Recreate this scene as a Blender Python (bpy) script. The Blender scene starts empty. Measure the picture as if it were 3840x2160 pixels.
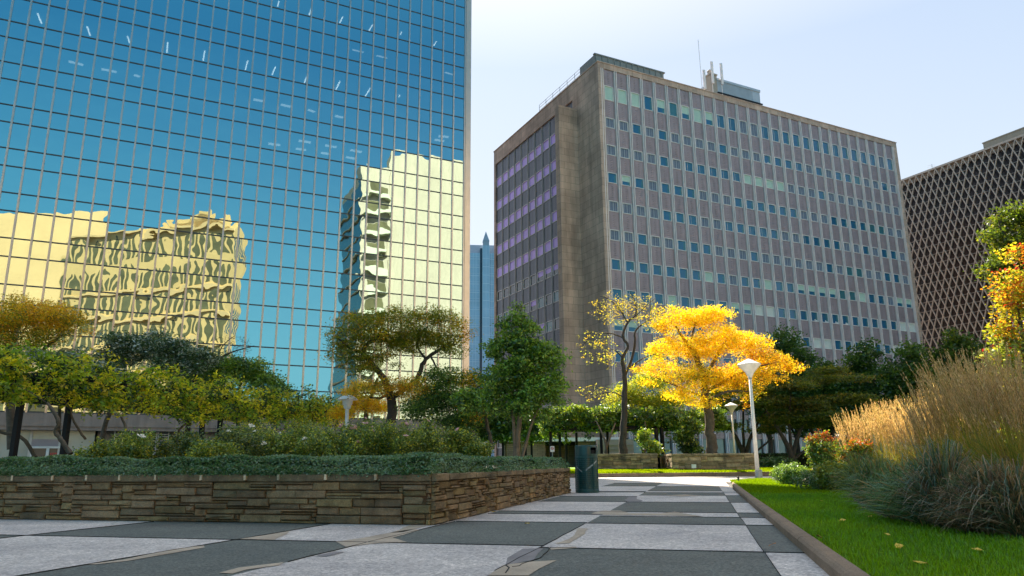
import bpy, math, random
import numpy as np
from mathutils import Matrix, Vector
random.seed(7); rng=np.random.default_rng(11)
sc=bpy.context.scene; COL=sc.collection
PI=math.pi
# ---------------------------------------------------------------- camera model (measured from the vanishing points)
H=.65; PITCH=math.radians(13.401); ROLL=math.radians(-.4103); FPX=2756.05
def ray(vx,vy):
    x=vx*1.49068-1920; y=1080-vy*1.49068
    c,s=math.cos(ROLL),math.sin(ROLL); x,y=c*x-s*y,s*x+c*y
    cp,sp=math.cos(PITCH),math.sin(PITCH)
    return np.array([x,cp*FPX-sp*y,sp*FPX+cp*y])
def at(vx,vy,Y):
    r=ray(vx,vy); return np.array([0,0,H])+r*(Y/r[1])
def gnd(vx,vy,z=0.):
    r=ray(vx,vy); return np.array([0,0,H])+r*((z-H)/r[2])
def onplane(vx,vy,o,n):
    r=ray(vx,vy); t=((o[0])*n[0]+(o[1])*n[1])/(r[0]*n[0]+r[1]*n[1]); return np.array([0,0,H])+r*t
TB=math.radians(63.4675); TP=math.radians(14.059)
dB=np.array([math.sin(TB),math.cos(TB)]); dC=np.array([-dB[1],dB[0]])
dP=np.array([math.sin(TP),math.cos(TP)]); dR=np.array([dP[1],-dP[0]])
# ---------------------------------------------------------------- tagging
def tag(o,label=None,cat=None,group=None,kind=None):
    if label: o['label']=label
    if cat: o['category']=cat
    if group: o['group']=group
    if kind: o['kind']=kind
    return o
def thing(name,loc,label,cat,group=None):
    o=bpy.data.objects.new(name,None); COL.objects.link(o); o.location=(float(loc[0]),float(loc[1]),float(loc[2]) if len(loc)>2 else 0.)
    return tag(o,label,cat,group)
def link(name,me,parent=None,kind=None):
    o=bpy.data.objects.new(name,me); COL.objects.link(o)
    if parent is not None:
        o.parent=parent
        r=parent; off=Vector((0,0,0))
        while r is not None: off+=r.location; r=r.parent
        o.location=-off
    if kind: o['kind']=kind
    return o
# ---------------------------------------------------------------- materials
def nt(name):
    m=bpy.data.materials.new(name); m.use_nodes=True; t=m.node_tree; t.nodes.clear()
    return m,t,t.nodes.new('ShaderNodeOutputMaterial')
def N(t,ty,**k):
    n=t.nodes.new(ty)
    for a,b in k.items():
        if a in n.inputs: n.inputs[a].default_value=b
        else: setattr(n,a,b)
    return n
def L(t,a,b): t.links.new(a,b)
def mixc(t,fac,a,b,mode='MIX'):
    n=t.nodes.new('ShaderNodeMix'); n.data_type='RGBA'; n.blend_type=mode
    for sk,v in ((n.inputs[0],fac),(n.inputs[6],a),(n.inputs[7],b)):
        if hasattr(v,'is_output') : L(t,v,sk)
        elif isinstance(v,(int,float)): sk.default_value=v
        else: sk.default_value=(*v,1)
    return n.outputs[2]
def ramp(t,src,stops):
    r=t.nodes.new('ShaderNodeValToRGB'); e=r.color_ramp.elements
    while len(e)<len(stops): e.new(.5)
    for i,(p,c) in enumerate(stops): e[i].position=p; e[i].color=(*c,1) if len(c)==3 else c
    L(t,src,r.inputs[0]); return r.outputs[0]
def pos(t): return t.nodes.new('ShaderNodeNewGeometry').outputs['Position']
def noise(t,scale,detail=4,rough=.55,vec=None,dist=0):
    n=N(t,'ShaderNodeTexNoise',Scale=scale,Detail=detail,Roughness=rough,Distortion=dist); L(t,vec if vec is not None else pos(t),n.inputs['Vector']); return n.outputs['Fac']
def stretch(t,sx,sy,sz):
    m=N(t,'ShaderNodeMapping'); m.inputs['Scale'].default_value=(sx,sy,sz); L(t,pos(t),m.inputs[0]); return m.outputs[0]
def mat(name,col,rough=.8,var=.25,vs=3.,fine=0.,fs=60.,bump=0.,bs=40.,metal=0.,attr=False,streak=0.,spec=.5,hue=None,coat=0.):
    m,t,out=nt(name); b=N(t,'ShaderNodeBsdfPrincipled',Roughness=rough,Metallic=metal); b.inputs['Specular IOR Level'].default_value=spec
    if coat: b.inputs['Coat Weight'].default_value=coat
    if attr:
        a=t.nodes.new('ShaderNodeAttribute'); a.attribute_name='Col'; c=a.outputs['Color']
        if col is not None: c=mixc(t,1.,c,col,'MULTIPLY')
    else:
        rgb=t.nodes.new('ShaderNodeRGB'); rgb.outputs[0].default_value=(*col,1); c=rgb.outputs[0]
    if var: 
        g=ramp(t,noise(t,vs),[(.3,(1-var,)*3),(.7,(1+var*.6,)*3)]); c=mixc(t,1.,c,g,'MULTIPLY')
    if hue is not None:
        f=ramp(t,noise(t,vs*.6,5,.6,dist=.6),[(.5,(0,0,0)),(.66,(1,1,1))]); c=mixc(t,f,c,hue)
    if streak:
        g=ramp(t,noise(t,1.,5,.6,stretch(t,2.2,2.2,.18)),[(.35,(1-streak,)*3),(.62,(1,1,1))]); c=mixc(t,1.,c,g,'MULTIPLY')
    if fine:
        g=ramp(t,noise(t,fs,2,.7),[(.3,(1-fine,)*3),(.7,(1+fine,)*3)]); c=mixc(t,1.,c,g,'MULTIPLY')
    L(t,c,b.inputs['Base Color'])
    if bump:
        bm=N(t,'ShaderNodeBump',Strength=1.,Distance=bump); L(t,noise(t,bs,5,.6),bm.inputs['Height']); L(t,bm.outputs[0],b.inputs['Normal'])
    L(t,b.outputs[0],out.inputs[0]); return m
def leafmat(name,trans=.45,gloss=.12):
    m,t,out=nt(name); a=t.nodes.new('ShaderNodeAttribute'); a.attribute_name='Col'
    d=t.nodes.new('ShaderNodeBsdfDiffuse'); L(t,a.outputs['Color'],d.inputs[0])
    tr=t.nodes.new('ShaderNodeBsdfTranslucent'); L(t,mixc(t,1.,a.outputs['Color'],(1.25,1.15,.6),'MULTIPLY'),tr.inputs[0])
    mx=N(t,'ShaderNodeMixShader'); mx.inputs[0].default_value=trans; L(t,d.outputs[0],mx.inputs[1]); L(t,tr.outputs[0],mx.inputs[2])
    g=N(t,'ShaderNodeBsdfGlossy',Roughness=.42); g.inputs[0].default_value=(.8,.85,.9,1)
    m2=N(t,'ShaderNodeMixShader'); m2.inputs[0].default_value=gloss; L(t,mx.outputs[0],m2.inputs[1]); L(t,g.outputs[0],m2.inputs[2])
    L(t,m2.outputs[0],out.inputs[0]); return m
LEAF=leafmat('leaf',.58,.03); LEAFG=leafmat('glossy_leaf',.4,.06); STRAW=leafmat('straw',.5,.03)
BARK=mat('bark',(.10,.075,.05),.9,.4,6,.3,60,.012,25)
BARKD=mat('dark_bark',(.055,.042,.034),.9,.35,6,.3,60,.01,25)
BARKL=mat('light_bark',(.19,.13,.08),.9,.3,6,.3,60,.008,25)
def stone_mat(name,tint=(1,1,1)):
    m,t,out=nt(name); b=N(t,'ShaderNodeBsdfPrincipled',Roughness=.85)
    a=t.nodes.new('ShaderNodeAttribute'); a.attribute_name='Col'
    c=mixc(t,1.,a.outputs['Color'],tint,'MULTIPLY')
    f=ramp(t,noise(t,5,6,.65),[(.3,(.55,.55,.55)),(.7,(1.35,1.35,1.35))]); c=mixc(t,1.,c,f,'MULTIPLY')
    f=ramp(t,noise(t,1.1,5,.7,stretch(t,1.,1.,1.3)),[(.5,(0,0,0)),(.72,(.4,.4,.4))]); c=mixc(t,f,c,(.12,.115,.045))
    f=ramp(t,noise(t,1.7,4,.6),[(.55,(0,0,0)),(.75,(.7,.7,.7))]); c=mixc(t,f,c,(.035,.032,.028))
    f=ramp(t,noise(t,55,3,.7),[(.3,(.7,.7,.7)),(.7,(1.25,1.25,1.25))]); c=mixc(t,1.,c,f,'MULTIPLY')
    L(t,c,b.inputs['Base Color'])
    bm=N(t,'ShaderNodeBump',Strength=1.,Distance=.03); L(t,noise(t,8,8,.7),bm.inputs['Height']); L(t,bm.outputs[0],b.inputs['Normal'])
    L(t,b.outputs[0],out.inputs[0]); return m
STONE=stone_mat('field_stone',(1.08,.86,.62))
def aggregate(name,dark,light,amount):
    m,t,out=nt(name); b=N(t,'ShaderNodeBsdfPrincipled',Roughness=.75)
    f=ramp(t,noise(t,48,4,.8),[(.5-amount,dark),(.5,tuple((a+c)/2 for a,c in zip(dark,light))),(.5+amount,light)])
    g=ramp(t,noise(t,.9,6,.65),[(.32,(.72,.72,.74)),(.68,(1.14,1.13,1.1))]); c=mixc(t,1.,f,g,'MULTIPLY')
    g=ramp(t,noise(t,6,5,.7),[(.3,(.85,.85,.85)),(.7,(1.1,1.1,1.1))]); c=mixc(t,1.,c,g,'MULTIPLY')
    v=N(t,'ShaderNodeTexVoronoi',Scale=38.); L(t,pos(t),v.inputs['Vector'])
    g=ramp(t,v.outputs['Color'],[(0,(.55,.55,.55)),(1,(1.45,1.45,1.42))]); c=mixc(t,.75,c,mixc(t,1.,c,g,'MULTIPLY'))
    L(t,c,b.inputs['Base Color'])
    bm=N(t,'ShaderNodeBump',Strength=.6,Distance=.004); L(t,noise(t,90,2,.6),bm.inputs['Height']); L(t,bm.outputs[0],b.inputs['Normal'])
    L(t,b.outputs[0],out.inputs[0]); return m
PAVL=aggregate('light_aggregate',(.30,.27,.265),(.78,.71,.67),.16)
PAVD=aggregate('dark_aggregate',(.03,.038,.036),(.19,.205,.185),.15)
PAVT=mat('repair_concrete',(.42,.34,.26),.9,.25,3,.15,90,.003,60)
PAVG=mat('repair_grey',(.22,.2,.2),.9,.2,3,.12,90,.003,60)
CRACK=mat('crack',(.02,.02,.02),1,0)
KERB=mat('kerb_concrete',(.235,.165,.11),.9,.22,3,.3,110,.006,90)
WHITE=mat('white_paint',(.74,.74,.72),.45,.06,4,.03,50)
STEEL=mat('weathered_metal',(.32,.34,.33),.5,.25,20,.1,80,metal=.6)
BLACK=mat('black_steel',(.008,.009,.012),.5,.2,10,spec=.2)
SOIL=mat('soil',(.05,.036,.025),1,.4,6,.4,80,.02,60)
# ---------------------------------------------------------------- mesh builder
class MB:
    def __init__(s): s.v=[]; s.f=[]; s.m=[]; s.c=[]; s.col=(1,1,1); s.mi=0
    def add(s,vs,fs):
        o=len(s.v); s.v+= [tuple(map(float,p)) for p in vs]
        for f in fs: s.f.append(tuple(i+o for i in f)); s.m.append(s.mi); s.c.append(s.col)
    def box8(s,p): s.add(p,[(0,3,2,1),(4,5,6,7),(0,1,5,4),(1,2,6,5),(2,3,7,6),(3,0,4,7)])
    def fbox(s,o,d,a0,a1,b0,b1,z0,z1):   # o origin xy, d direction, b measured along the normal to the right of d
        n=(d[1],-d[0])
        P=lambda a,b,z:(o[0]+d[0]*a+n[0]*b,o[1]+d[1]*a+n[1]*b,z)
        s.box8([P(a0,b0,z0),P(a1,b0,z0),P(a1,b1,z0),P(a0,b1,z0),P(a0,b0,z1),P(a1,b0,z1),P(a1,b1,z1),P(a0,b1,z1)])
    def box(s,x0,x1,y0,y1,z0,z1): s.fbox((0,0),(1,0),x0,x1,-y1,-y0,z0,z1)
    def quad(s,*p): s.add(p,[tuple(range(len(p)))])
    def prism(s,pts,z0,z1):
        n=len(pts); s.add([(p[0],p[1],z0) for p in pts]+[(p[0],p[1],z1) for p in pts],[tuple(range(n))[::-1],tuple(range(n,2*n))]+[(i,(i+1)%n,n+(i+1)%n,n+i) for i in range(n)])
    def tube(s,path,rad,k=6,cap=True):
        P=[Vector(p) for p in path]; n=len(P); base=len(s.v); ref=Vector((0.31,.95,.05))
        for i in range(n):
            t=(P[min(i+1,n-1)]-P[max(i-1,0)]).normalized(); a=t.cross(ref)
            if a.length<.05: a=t.cross(Vector((1,0,0)))
            a.normalize(); b=t.cross(a); r=rad[i] if hasattr(rad,'__len__') else rad
            for j in range(k):
                w=2*PI*j/k; q=P[i]+a*(math.cos(w)*r)+b*(math.sin(w)*r); s.v.append((q.x,q.y,q.z))
        def F(f): s.f.append(f); s.m.append(s.mi); s.c.append(s.col)
        for i in range(n-1):
            for j in range(k): F((base+i*k+j,base+i*k+(j+1)%k,base+(i+1)*k+(j+1)%k,base+(i+1)*k+j))
        if cap: F(tuple(base+j for j in range(k))[::-1]); F(tuple(base+(n-1)*k+j for j in range(k)))
    def lathe(s,c,prof,k=20):
        b=len(s.v)
        for r,z in prof:
            for j in range(k): w=2*PI*j/k; s.v.append((c[0]+r*math.cos(w),c[1]+r*math.sin(w),z))
        def F(f): s.f.append(f); s.m.append(s.mi); s.c.append(s.col)
        for i in range(len(prof)-1):
            for j in range(k): F((b+i*k+j,b+i*k+(j+1)%k,b+(i+1)*k+(j+1)%k,b+(i+1)*k+j))
        F(tuple(b+j for j in range(k))[::-1]); F(tuple(b+(len(prof)-1)*k+j for j in range(k)))
    def mesh(s,name,mats):
        me=bpy.data.meshes.new(name); me.from_pydata(s.v,[],s.f)
        for m in (mats if isinstance(mats,(list,tuple)) else [mats]): me.materials.append(m)
        me.polygons.foreach_set('material_index',s.m)
        if any(c!=(1,1,1) for c in s.c):
            a=me.color_attributes.new('Col','FLOAT_COLOR','CORNER'); cnt=np.array([len(f) for f in s.f])
            c=np.repeat(np.array([(*c,1.) for c in s.c]),cnt,axis=0); a.data.foreach_set('color',c.astype(np.float32).ravel())
        return me
    def build(s,name,mats,parent=None,kind=None,smooth=False,bevel=0):
        me=s.mesh(name,mats)
        if smooth: me.polygons.foreach_set('use_smooth',[True]*len(me.polygons))
        o=link(name,me,parent,kind)
        if bevel:
            b=o.modifiers.new('Bevel','BEVEL'); b.width=bevel; b.segments=2; b.limit_method='ANGLE'
        return o
def quads(name,V,C,matl,parent=None,kind=None):      # V (n,4,3), C (n,3) numpy: many separate small faces
    n=len(V); me=bpy.data.meshes.new(name); me.vertices.add(n*4); me.vertices.foreach_set('co',V.astype(np.float32).ravel())
    me.loops.add(n*4); me.loops.foreach_set('vertex_index',np.arange(n*4,dtype=np.int32))
    me.polygons.add(n); me.polygons.foreach_set('loop_start',np.arange(0,n*4,4,dtype=np.int32)); me.update()
    me.materials.append(matl); a=me.color_attributes.new('Col','FLOAT_COLOR','CORNER')
    c=np.concatenate([np.clip(C*np.array([1.8,1.7,1.1]) if C.mean()<.12 else C*1.1,0,.9),np.ones((n,1))],1); a.data.foreach_set('color',np.repeat(c,4,axis=0).astype(np.float32).ravel())
    me.validate(); return link(name,me,parent,kind)
def unit(a): return a/np.maximum(np.linalg.norm(a,axis=-1,keepdims=True),1e-9)
def leafquads(P,size,aspect=.5,flat=.5,droop=0.,fold=0.):
    n=len(P); u=rng.normal(size=(n,3)); u[:,2]=u[:,2]*(1-flat)-droop; u=unit(u)
    w=rng.normal(size=(n,3)); w[:,2]+=flat*1.2; v=unit(np.cross(w,u)); s=(size*rng.uniform(.6,1.35,n))[:,None]
    a=P-u*s*.5; b=P+u*s*.5; m=P+u*s*.05; m2=np.cross(u,v)*s*fold
    return np.stack([a,m+v*s*aspect*.5+m2,b,m-v*s*aspect*.5+m2],1)
def pick(pal,n):
    w=np.array([p[1] for p in pal],float); w/=w.sum(); i=rng.choice(len(pal),n,p=w); return np.array([p[0] for p in pal])[i]
def blobpts(blobs,n):
    b=np.array([x[:6] for x in blobs],float); w=b[:,3]*b[:,4]*b[:,5]; w=w/w.sum(); i=rng.choice(len(b),n,p=w)
    d=unit(rng.normal(size=(n,3)))*(rng.uniform(0,1,n)**.45)[:,None]; return b[i,:3]+d*b[i,3:6],i
def grow(mb,nodes,targets,r0,kink=.12,rmin=.006):
    """connects every target to the nearest point of the limbs that stand already"""
    P=[np.array(p[:3],float) for p in nodes]; R=[p[3] for p in nodes]
    targets=sorted(targets,key=lambda q:min(np.linalg.norm(q-p) for p in P))
    for q in targets:
        A=np.array(P); d=np.linalg.norm(A-q,axis=1)+np.maximum(0,A[:,2]-q[2])*.7; i=int(d.argmin()); p=P[i]; ln=np.linalg.norm(q-p)
        if ln<.05: continue
        k=max(2,min(6,int(ln/.35)+1)); r=min(R[i]*.72,r0*(.35+ln*.25)); pts=[p]; rs=[r]
        for j in range(1,k+1):
            f=j/k; x=p+(q-p)*f; x=x+rng.normal(size=3)*kink*ln*(1-f)*.6*(f>0); x[2]+=math.sin(f*PI)*ln*.06
            pts.append(x); rs.append(max(rmin,r*(1-f*.8))); P.append(x); R.append(rs[-1])
        mb.tube(pts,rs,4 if r<.03 else 6,cap=False)
def limb(mb,pts,k=8):
    """pts (x,y,z,r): a smoothed, slightly uneven limb; returns nodes"""
    out=[]
    for i in range(len(pts)-1):
        a=np.array(pts[max(i-1,0)]);b=np.array(pts[i]);c=np.array(pts[i+1]);d=np.array(pts[min(i+2,len(pts)-1)])
        for t in (0,.25,.5,.75):
            out.append(.5*((2*b)+(-a+c)*t+(2*a-5*b+4*c-d)*t*t+(-a+3*b-3*c+d)*t**3))
    out.append(np.array(pts[-1],float)); 
    for q in out[1:-1]: q[:3]+=rng.normal(size=3)*q[3]*.15; q[3]*=rng.uniform(.93,1.08)
    mb.tube([q[:3] for q in out],[max(q[3],.004) for q in out],k,cap=False); return out
def tree(name,label,cat,limbs,blobs,ncl,nleaf,lsize,pal,bark=BARK,csig=.22,aspect=.45,flat=.5,droop=0.,ntw=90,tw=.03,group=None,matl=None,blobpal=None,leafname='crown',flatcl=.6,loc=None):
    base=limbs[0][0]; root=thing(name,loc or base[:3],label,cat,group); mb=MB(); nodes=[]
    for l in limbs: nodes+=limb(mb,l)
    C,bi=blobpts(blobs,ncl)
    grow(mb,[n for n in nodes if n[2]>base[2]+.35*(nodes[-1][2]-base[2])],list(C[:ntw]),tw)
    mb.build('trunk',bark,root,smooth=True)
    k=max(1,nleaf//ncl); P=np.repeat(C,k,axis=0)+rng.normal(size=(ncl*k,3))*np.array([csig,csig,csig*flatcl])
    cc=np.zeros((ncl,3)); 
    for j in range(len(blobs)):
        s=bi==j
        if s.any(): cc[s]=pick((blobpal or {}).get(j,pal),int(s.sum()))
    cl=np.repeat(cc,k,axis=0)*rng.uniform(.65,1.35,(ncl*k,1)); alt=pick(pal,ncl*k); m=rng.uniform(size=ncl*k)<.25; cl[m]=alt[m]
    quads(leafname,leafquads(P,lsize,aspect,flat,droop,.12),cl,matl or LEAF,root); return root
def blob(vx,vy,Y,rx,rz,ry=None):
    p=at(vx,vy,Y); return (*p,rx,ry or (rx if Y<36 or Y>39 else rx*.6),rz)
def T(vx,vy,Y,r): return (*at(vx,vy,Y),r)
# ================================================================ SETTING
g=MB(); g.box(-260,320,-140,420,-.6,-.03); tag(g.build('ground',mat('ground_asphalt',(.06,.06,.062),.9,.3,.5,.2,60)),kind='structure')
O=gnd(1622/1.49068,1969.6/1.49068)[:2]
def PQ(q,p,z=0): return (O[0]+dR[0]*q+dP[0]*p,O[1]+dR[1]*q+dP[1]*p,z)
# paving: one sheet of light and dark aggregate panels
pv=MB(); qs=[-30,-26,-21,-16.2,-12,-8.2,-5.85,-3.5,-1.2,.08,1.6,3.28,3.56]
def cell(q0,q1,p0,p1,dark): pv.mi=1 if dark else 0; pv.quad(PQ(q0,p0),PQ(q1,p0),PQ(q1,p1),PQ(q0,p1))
rows={ 'main':[(-13,-9,1),(-9,-6.6,0),(-6.6,-4.3,0),(-4.3,-1.93,1),(-1.93,.5,0),(.5,1.63,1),(1.63,2.45,0),(2.45,5.03,1),(5.03,7.62,0),(7.62,9.05,1),(9.05,9.9,0),(9.9,13.3,1),(13.3,18,0),(18,27,0)],
 'mid':[(-13,-9,0),(-9,-6.6,1),(-6.6,-4.1,1),(-4.1,-1.8,0),(-1.8,.57,1),(.57,1.9,0),(1.9,2.45,1),(2.45,5.08,0),(5.08,7.1,1),(7.1,9.2,0),(9.2,9.7,1),(9.7,13.5,0),(13.5,16.6,1),(16.6,27,0)],
 'edge':[(-13,-9,0),(-9,-4.3,1),(-4.3,-1.93,0),(-1.93,.5,1),(.5,1.63,0),(1.63,2.45,1),(2.45,5.03,0),(5.03,7.62,1),(7.62,12,0),(12,27,0)]}
for a,b,d in rows['main']: cell(1.6,3.28,a,b,d)
for a,b,d in rows['mid']: cell(.08,1.6,a,b,d)
for a,b,d in rows['edge']: cell(3.28,3.56,a,b,d)
for i in range(len(qs)-4):
    a,b=qs[i],qs[i+1]
    for j,(p0,p1) in enumerate(((-13,-9),(-9,-6.6),(-6.6,-4.2),(-4.2,-1.8),(-1.8,2.))):
        cell(a,b,p0,p1,(i+j)%2==(1 if i<7 else 1))
    cell(a,b,2.,27,0) 
for a,b,d in ((3.56,9,0),(9,30,0)): cell(a,b,17.6,27,d)
tag(pv.build('plaza_paving',[PAVL,PAVD]),kind='structure')
rp=MB(); rp.mi=0
def z7(x,y): p=gnd(.7453*x/1.49068,(1600+.7453*y)/1.49068); return (p[0],p[1])
def z8(x,y): p=gnd((1500+.66*x)/1.49068,(1600+.66*y)/1.49068); return (p[0],p[1])
def patch(f,pts,mi=0):
    rp.mi=mi; q=[f(*p) for p in pts]; out=[]
    for i in range(len(q)):
        a,b=np.array(q[i]),np.array(q[(i+1)%len(q)])
        n=max(1,int(np.linalg.norm(b-a)/.25))
        for j in range(n): out.append(a+(b-a)*j/n+rng.normal(size=2)*(.012 if j else 0))
    rp.quad(*[(p[0],p[1],.004) for p in out])
patch(z7,[(445,694),(620,672),(870,618),(1025,600),(1030,610),(860,640),(640,678),(480,696)])
patch(z7,[(1200,567),(1330,548),(1455,528),(1445,540),(1380,571)])
patch(z7,[(1690,580),(1830,560),(1960,535),(2085,516),(2110,522),(1975,560),(2050,583),(1870,590),(1740,607)])
patch(z7,[(1100,738),(1200,712),(1430,684),(1400,700),(1240,722),(1170,742)])
patch(z7,[(1590,652),(1680,630),(1735,632),(1640,656)],1)
patch(z8,[(500,849),(585,790),(740,770),(890,762),(790,810),(730,849)])
patch(z8,[(610,748),(700,695),(815,694),(760,760),(600,790)],1)
patch(z8,[(845,690),(1000,684),(1005,692),(860,702)],0)
patch(z8,[(880,668),(960,640),(1000,600),(1010,578),(1070,580),(1050,610),(1000,640),(960,664),(900,668)])
patch(z8,[(1085,495),(1150,478),(1250,478),(1300,493),(1480,494),(1560,484),(1720,512),(1500,505),(1160,503)])
patch(z8,[(1275,415),(1300,400),(1350,398),(1345,412),(1380,420),(1370,430),(1300,430)],1)
patch(z8,[(1500,392),(1620,386),(1720,392),(1600,398)])
patch(z8,[(60,560),(160,560),(20,600),(-60,606)])
rp.mi=2
def crack(f,pts,w=.0018):
    q=[f(*p) for p in pts]
    for a,b in zip(q,q[1:]): rp.fbox(a,((b[0]-a[0])/math.dist(a,b),(b[1]-a[1])/math.dist(a,b)),0,math.dist(a,b)+.004,-w*random.uniform(.5,1.2),w*random.uniform(.5,1.2),-.01,.007)
crack(z8,[(860,690),(845,698),(838,712),(815,730),(800,748),(770,758)]); crack(z8,[(770,758),(690,785),(680,795),(640,800)]); crack(z8,[(600,790),(620,805),(600,835)],.004)
for a,b in ((.08,-1.8),(1.6,-1.93)):
    crack(lambda q,p:PQ(q,p)[:2],[(a+random.uniform(-.008,.008),b-1.3+k*.33) for k in range(12)],.0015)
crack(lambda q,p:PQ(q,p)[:2],[(3.28+random.uniform(-.004,.004),-5+k*.6) for k in range(26)],.0025)
for a,b,d in rows['main']: crack(lambda q,p:PQ(q,p)[:2],[(1.6,a),(2.4,a+.004),(3.56,a)],.001)
for a,b,d in rows['mid']: crack(lambda q,p:PQ(q,p)[:2],[(.08,a),(.9,a-.004),(1.6,a)],.001)
for i_ in range(6): crack(lambda q,p:PQ(q,p)[:2],[(qs[i_+3],-8),(qs[i_+3],-4),(qs[i_+3],-.05)],.001)
for p_ in (-6.6,-4.2,-1.8): crack(lambda q,p:PQ(q,p)[:2],[(-14,p_),(-6,p_),(.08,p_)],.001)
tag(rp.build('paving_repairs',[PAVT,PAVG,CRACK]),kind='structure')
# right lawn, kerbs, far lawn, bed soil
bedE=[gnd(1935,1208)[:2],gnd(1950,1216)[:2],gnd(2020,1225)[:2],gnd(2100,1236)[:2],gnd(2140,1248)[:2],gnd(2148,1268)[:2],gnd(2165,1285)[:2],gnd(2210,1310)[:2],gnd(2290,1332)[:2],gnd(2400,1346)[:2],gnd(2576,1364)[:2],gnd(2800,1385)[:2]]
bedE=[np.array(p) for p in bedE]; far=np.array([9.6,23.6])
GRASS=None
def grassmat():
    m,t,out=nt('lawn_grass'); b=N(t,'ShaderNodeBsdfPrincipled',Roughness=.8); b.inputs['Specular IOR Level'].default_value=.15
    c=ramp(t,noise(t,1.3,5,.6),[(.3,(.09,.23,.004)),(.5,(.135,.30,.005)),(.72,(.20,.36,.008))])
    f=ramp(t,noise(t,120,3,.8),[(.25,(.55,.55,.55)),(.75,(1.4,1.4,1.4))]); c=mixc(t,1.,c,f,'MULTIPLY')
    tr=t.nodes.new('ShaderNodeBsdfTranslucent'); L(t,c,b.inputs['Base Color']); 
    bm=N(t,'ShaderNodeBump',Strength=1.,Distance=.05); L(t,noise(t,45,5,.75),bm.inputs['Height']); L(t,bm.outputs[0],b.inputs['Normal'])
    L(t,b.outputs[0],out.inputs[0]); return m
GRASS=grassmat()
ln=MB(); kerbq=3.62
poly=[PQ(kerbq,-12),PQ(kerbq,-6),PQ(kerbq,-2),PQ(kerbq,2),PQ(kerbq,8),PQ(kerbq+.02,14),PQ(3.95,17.0),PQ(4.3,17.5),PQ(5.3,17.9),PQ(9,18.2)]
right=[(30,24),(30,-6)]
ln.prism([(p[0],p[1]) for p in poly]+right,-.02,.045)
tag(ln.build('lawn_by_kerb',GRASS),kind='structure')
kb=MB()
def kerbline(path,w0,w1,z,closed=False,seg=None):
    pts=[np.array(p,float) for p in path]
    for i in range(len(pts)-1):
        a,b=pts[i],pts[i+1]; d=(b-a)/np.linalg.norm(b-a); l=np.linalg.norm(b-a); n=(d[1],-d[0])
        P=lambda s_,o_,zz:(a[0]+d[0]*s_+n[0]*o_,a[1]+d[1]*s_+n[1]*o_,zz)
        c=.025; prof=[(w0,-.02),(w0,z-c),(w0+c*.7,z-c*.3),(w0+c*1.5,z),(w1-c,z),(w1,z-c),(w1,-.02)]
        k=len(prof); e=.009
        kb.add([P(e,*q) for q in prof]+[P(l-e,*q) for q in prof],[tuple(range(k)),tuple(range(k,2*k))[::-1]]+[(j,j+1,k+j+1,k+j) for j in range(k-1)])
pth=[PQ(3.56,-12)[:2],PQ(3.56,-8.1)[:2],PQ(3.56,-5)[:2],PQ(3.56,-1.55)[:2],PQ(3.56,1.9)[:2],PQ(3.56,5.4)[:2],PQ(3.57,9)[:2],PQ(3.6,12.5)[:2],PQ(3.7,15.8)[:2],PQ(3.95,16.9)[:2],PQ(4.4,17.5)[:2],PQ(5.3,17.95)[:2],PQ(7,18.15)[:2],PQ(12,18.3)[:2]]
kerbline(pth,-.0,.135,.085); tag(kb.build('kerb',KERB),kind='structure')
fk=[at(1300,1203.5,33.5),at(1470,1203,33.6),at(1650,1202,33.9),at(1800,1200,34.4),at(1960,1198,35.5),at(2100,1194,37),at(2500,1180,42)]
fk=[np.array([p[0],p[1]]) for p in fk]
kb=MB(); kerbline(fk,-.02,-.24,.17); tag(kb.build('far_kerb',KERB),kind='structure')
fl=MB(); top=[]; n=len(fk)
front=[(p[0],p[1]+.2,.16) for p in fk]; back=[(p[0]*1.0,p[1]+4.2,.27) for p in fk]; back2=[(p[0]+i*2-4,p[1]+24,.3) for i,p in enumerate(fk)]
for i in range(n-1):
    fl.quad(front[i],front[i+1],back[i+1],back[i]); fl.quad(back[i],back[i+1],back2[i+1],back2[i])
tag(fl.build('far_lawn',GRASS),kind='structure')
sb=MB(); sb.prism([(p[0],p[1]) for p in bedE]+[(14,3),(16,24),(9.5,24)],.02,.06); tag(sb.build('bed_soil',SOIL),kind='structure')
# grass blades near the camera
def inside(P,poly):
    x,y=P[:,0],P[:,1]; r=np.zeros(len(P),bool); j=len(poly)-1
    for i in range(len(poly)):
        xi,yi=poly[i];xj,yj=poly[j]; c=((yi>y)!=(yj>y))&(x<(xj-xi)*(y-yi)/(yj-yi+1e-12)+xi); r^=c; j=i
    return r
lawnpoly=[PQ(3.69,-6.5)[:2],PQ(3.69,17)[:2]]+[tuple(p) for p in bedE]+[(8,3.2)]
n=230000; yy=3.4+18*rng.uniform(0,1,n)**1.9; xx=rng.uniform(1.6,8.5,n); P=np.stack([xx,yy,np.full(n,.043)],1); P=P[inside(P,lawnpoly)]
n=len(P); a=rng.uniform(0,2*PI,n); hgt=rng.uniform(.018,.045,n)*(1+.02*P[:,1]); w=.0028*(1+.12*P[:,1]); ux=np.stack([np.cos(a),np.sin(a),0*a],1); lean=np.stack([rng.normal(size=n)*.35,rng.normal(size=n)*.35,np.ones(n)],1)
t_=P+lean*hgt[:,None]; V4=np.stack([P-ux*w[:,None],P+ux*w[:,None],t_+ux*w[:,None]*.3,t_-ux*w[:,None]*.3],1)
pt=.5+.5*np.sin(P[:,0]*1.9+1.3*np.sin(P[:,1]*.8))*np.sin(P[:,1]*1.3+.7)
Cg=np.array([.06,.155,.003])*(1-pt[:,None])+np.array([.115,.215,.006])*pt[:,None]; Cg=Cg*rng.uniform(.6,1.4,(n,1))
tag(quads('grass',V4,Cg,leafmat('grass_blade',.45,.03),kind='stuff'),'short bright green lawn grass right of the kerb','grass')
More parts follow.
